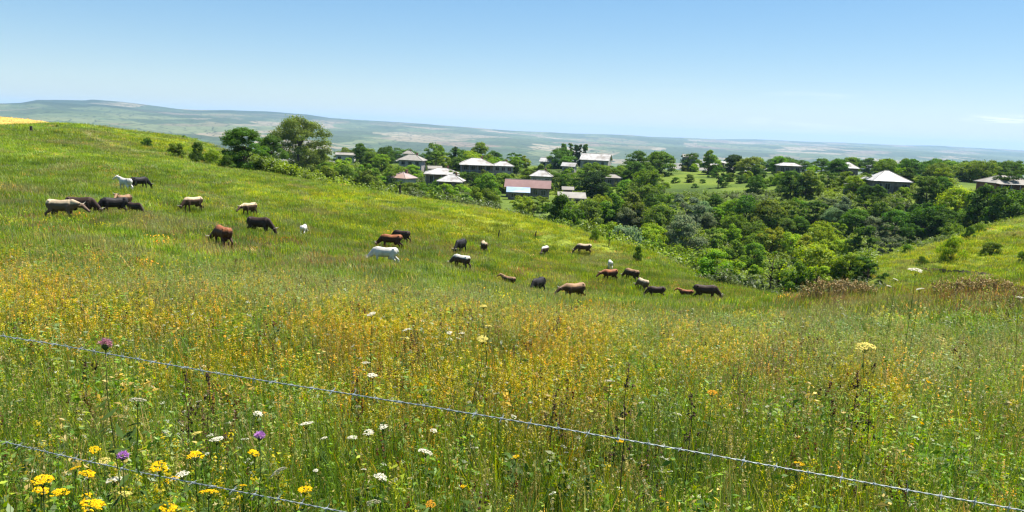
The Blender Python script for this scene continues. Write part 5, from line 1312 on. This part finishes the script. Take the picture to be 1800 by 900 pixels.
for px, y0, y1, lab, dep in [(1105, 640, 790, 'tallest dark dry stalk crossing the upper wire right of centre', 3.6), (1535, 640, 760, 'dark dry stalk below the yellow fennel umbel', 4.8), (1218, 690, 800, 'dark dry stalk between the tallest stalk and the orange flower', 4.2),
                             (328, 640, 780, 'dark dry stalk left of the flat cream umbel', 4.0), (366, 655, 780, 'thin dark dry stalk right beside the flat cream umbel', 4.2), (974, 690, 780, 'short dark dry stalk crossing the upper wire at centre', 4.6), (1508, 650, 745, 'thinner dark stalk left of the one under the fennel', 5.0)]:
    stalk(px, y0, y1, lab, dep)
# --- barbed wire
ZINC = paint('galvanised_wire', (.30, .33, .33), rough=.5, var=.25, scale=40, metal=.25, spec=.5)
def wire(pix, label):
    pts = [Vector(unproj(px, py, dep)) for px, py, dep in pix]
    a, b = pts[0] - (pts[1] - pts[0]).normalized() * 9, pts[-1] + (pts[-1] - pts[-2]).normalized() * 9
    pts = [a] + pts + [b]
    path = []                                                   # evenly stepped centre line, smoothed
    for p, q in zip(pts[:-1], pts[1:]):
        n_ = max(2, int((q - p).length / .012)); path += [p.lerp(q, k / n_) for k in range(n_)]
    P = np.array(path)
    for _ in range(3):
        k = 25; Pp = np.pad(P, ((k, k), (0, 0)), 'edge'); cs = np.cumsum(np.vstack([np.zeros(3), Pp]), 0); P = (cs[2 * k + 1:] - cs[:-2 * k - 1]) / (2 * k + 1)
    P[:, 2] += np.interp(np.arange(len(P)), np.arange(0, len(P), 9), rng.normal(size=len(np.arange(0, len(P), 9))) * .0006)
    mb = MB(); d = Vector(P[-1] - P[0]).normalized(); u = Vector((0, 0, 1)); v = d.cross(u).normalized(); u = v.cross(d)
    for ph in (0, math.pi):
        t = np.arange(len(P)) * .012 / .07 * 2 * math.pi + ph
        mb.tube([Vector(P[i]) + (u * math.cos(t[i]) + v * math.sin(t[i])) * .0016 for i in range(len(P))], .0016, 5)
    o = mb.build('barbed_wire', ZINC, None, True)
    tag(o, label, 'wire', 'strands of the wire fence')
    mid = [i for i in range(6, len(P), 9) if -5 < P[i][0] < 4]
    for i in mid[:95]:
        q = Vector(P[i]); bm_ = MB(); s = .021
        for k in range(2):
            w = Matrix.Rotation(rng.uniform(0, 3), 3, d) @ u; bm_.tube([q - w * s + d * .004, q, q + w * s - d * .004], [.0007, .0018, .0007], 4)
        bm_.tube([q - d * .005, q + d * .005], .0048, 7)
        bm_.build('barb', ZINC, o)
wire([(-60, 581, 4.3), (75, 601, 4.0), (180, 620, 3.75), (320, 646, 3.5), (500, 675, 3.2), (700, 706, 2.95), (900, 738, 2.75), (1080, 770, 2.68), (1300, 808, 2.6), (1500, 845, 2.55), (1800, 898, 2.48)], 'upper galvanised barbed wire strand running across the whole foreground')
wire([(-60, 760, 3.8), (0, 775, 3.65), (120, 804, 3.4), (290, 840, 3.1), (450, 869, 2.88), (610, 901, 2.75), (800, 938, 2.7)], 'lower barbed wire strand crossing the bottom left corner')
# --- posts
POST = paint('weathered_post', (.05, .042, .036), rough=.95, var=.4, scale=6)
def post(px, y0, y1, wpx, label, lean=0.0, dep=None):
    p = hit(px, y1) if dep is None else unproj(px, y1, dep)
    h = (y1 - y0) * p[1] / FPX; w = wpx * p[1] / FPX / 2; g = float(height(p[0], p[1])[0]); mb = MB()
    mb.tube([(0, 0, -.3), (0, 0, h * .5), (lean * h, 0, h)], [w * 1.1, w, w * .92], 8); o = mb.build('fence_post', POST); o.location = (p[0], p[1], g); tag(o, label, 'post')
post(703, 322, 342, 4, 'dark stump like post on the crest left of the houses', dep=104)
post(55, 222, 232, 4.5, 'short dark post near the wheat field at far left')
post(1264, 490, 502, 4, 'dark post at the lower end of the meadow beside the gully')
post(941, 406, 418, 2, 'thin stake on the slope left of the sunlit backed cow', .1); post(876, 404, 420, 2, 'thin leaning stake above the tan cow seen from behind', .1)
# --- dry brown shrubs before the gully
DRYLEAF = leaf_mat('dry_shrub_twigs', 'object', trans=.15, gloss=.02)
def dry_shrub(px, py, wpx, hpx, dep, label, seed):
    rg = np.random.default_rng(seed); P = unproj(px, py + hpx * .5, dep); Wd, Hh = wpx * dep / FPX, hpx * dep / FPX; g = float(height(P[0], P[1])[0])
    base = P[2] - g; Hh += max(0, base)
    n = 340; x = rg.uniform(-1, 1, n); y = rg.normal(size=n) * .5; top = Hh * (.45 + .55 * np.sqrt(np.maximum(0, 1 - x * x))) * rg.uniform(.6, 1.1, n)
    v1, f1, k1, tips = blades(n, 1, .0, .022, rg, .25, (1, 1, 1), .3)
    v1 = v1.reshape(n, -1, 3); s = top / np.maximum(v1[:, -1, 2], .2); v1 = v1 * np.stack([s, s, s], -1)[:, None]; v1[:, :, 0] += (x * Wd / 2)[:, None]; v1[:, :, 1] += y[:, None]
    tp = v1[:, -1].copy(); v2, f2, k2 = tufts(np.repeat(tp, 2, 0) - np.array([0, 0, .1]), 7, (.10, .10, .16), .06, rg, (1.3, 1.05, .9), 1.6, var=.35)
    r = empty('dry_shrub', (P[0], P[1], g)); tag(r, label, 'shrub')
    o = bpy.data.objects.new('twigs', fast_mesh('twigs', v1.reshape(-1, 3), f1, k1, DRYLEAF)); COL.objects.link(o); o.parent = r; o.color = (.13, .120, .045, 1)
    o = bpy.data.objects.new('seed_heads', fast_mesh('seed_heads', v2, f2, k2, DRYLEAF)); COL.objects.link(o); o.parent = r; o.color = (.23, .20, .085, 1)
dry_shrub(1478, 506, 130, 28, 37, 'brown dried shrub clump at the gully edge below the bright trees', 3)
dry_shrub(1722, 504, 165, 32, 33, 'brown dried shrub clump below the earth bank at right', 4)
# --- wheat field on the left skyline and the earth bank of the right hill
def slab(name, X, Y_, T, mat, kind):
    """a rough raised layer on the ground: X, Y_ (rows, columns), T thickness"""
    nr, nc = X.shape; Z = hfast(X.ravel(), Y_.ravel()).reshape(nr, nc)
    V = np.r_[np.stack([X, Y_, Z + T], -1).reshape(-1, 3), np.stack([X, Y_, Z - .3], -1).reshape(-1, 3)]; F = []; q = nr * nc
    for i in range(nr - 1):
        for j in range(nc - 1): a = i * nc + j; F.append((a, a + 1, a + nc + 1, a + nc))
    edge = [(0, j) for j in range(nc)] + [(i, nc - 1) for i in range(1, nr)] + [(nr - 1, j) for j in range(nc - 2, -1, -1)] + [(i, 0) for i in range(nr - 2, 0, -1)]
    for (a, b), (c, d) in zip(edge, edge[1:] + edge[:1]): u, v = a * nc + b, c * nc + d; F.append((u, u + q, v + q, v))
    o = mesh_obj(name, V, F, mat); o['kind'] = kind; return o
def wheat():
    """ripe grain beyond the crest: near edge along the skyline, standing on its own gentle rise"""
    nc, nr = 150, 40; pxs = np.linspace(-190, 99, nc); near = np.array([unproj(a, b, 131.0) for a, b in zip(pxs, np.interp(pxs, [-190, 0, 60, 99], [226, 224.5, 221.5, 219]))])
    farp = np.array([unproj(a, b, 172.0) for a, b in zip(pxs, np.interp(pxs, [-190, 0, 45, 80, 99], [201, 205, 209, 214, 218.6]))])
    t = np.linspace(0, 1, nr)[:, None, None]; P = near[None] * (1 - t) + farp[None] * t
    P[..., 2] += rng.normal(size=(nr, nc)) * .07
    V = np.r_[P.reshape(-1, 3), (P - np.array([0, 0, 4.0])).reshape(-1, 3)]; F = []; q = nr * nc
    for i in range(nr - 1):
        for j in range(nc - 1): a = i * nc + j; F.append((a, a + 1, a + nc + 1, a + nc))
    edge = [(0, j) for j in range(nc)] + [(i, nc - 1) for i in range(1, nr)] + [(nr - 1, j) for j in range(nc - 2, -1, -1)] + [(i, 0) for i in range(nr - 2, 0, -1)]
    for (a, b), (c, d) in zip(edge, edge[1:] + edge[:1]): u, v = a * nc + b, c * nc + d; F.append((u, u + q, v + q, v))
    o = mesh_obj('wheat_field', V, F, paint('ripe_wheat', (.46, .30, .075), rough=.95, var=.25, scale=.6, spec=.05, dirt=(.36, .22, .05))); o['kind'] = 'stuff'
wheat()
def bank():
    pts = np.array([hit(a, b) for a, b in [(1628, 475), (1650, 477), (1662, 481), (1690, 483), (1715, 485), (1740, 487), (1765, 492)]])
    s = np.linspace(0, len(pts) - 1, 90); X = np.interp(s, range(len(pts)), pts[:, 0]); Yc = np.interp(s, range(len(pts)), pts[:, 1])
    prof = [(-.9, .03), (-.55, .16), (-.3, .42), (-.1, .5), (.25, .46), (.8, .22), (1.5, .02)]
    XX = np.array([X + 0 * o for o, _ in prof]); YY = np.array([Yc + o for o, _ in prof]); fade = np.sin(np.linspace(0.05, math.pi - .05, 90)) ** .5
    TT = np.array([t * fade * rng.uniform(.6, 1.25, 90) for _, t in prof])
    slab('earth_bank', XX, YY, TT, paint('bare_earth', (.16, .105, .06), rough=.95, var=.4, scale=3, dirt=(.08, .07, .03)), 'structure')
bank()
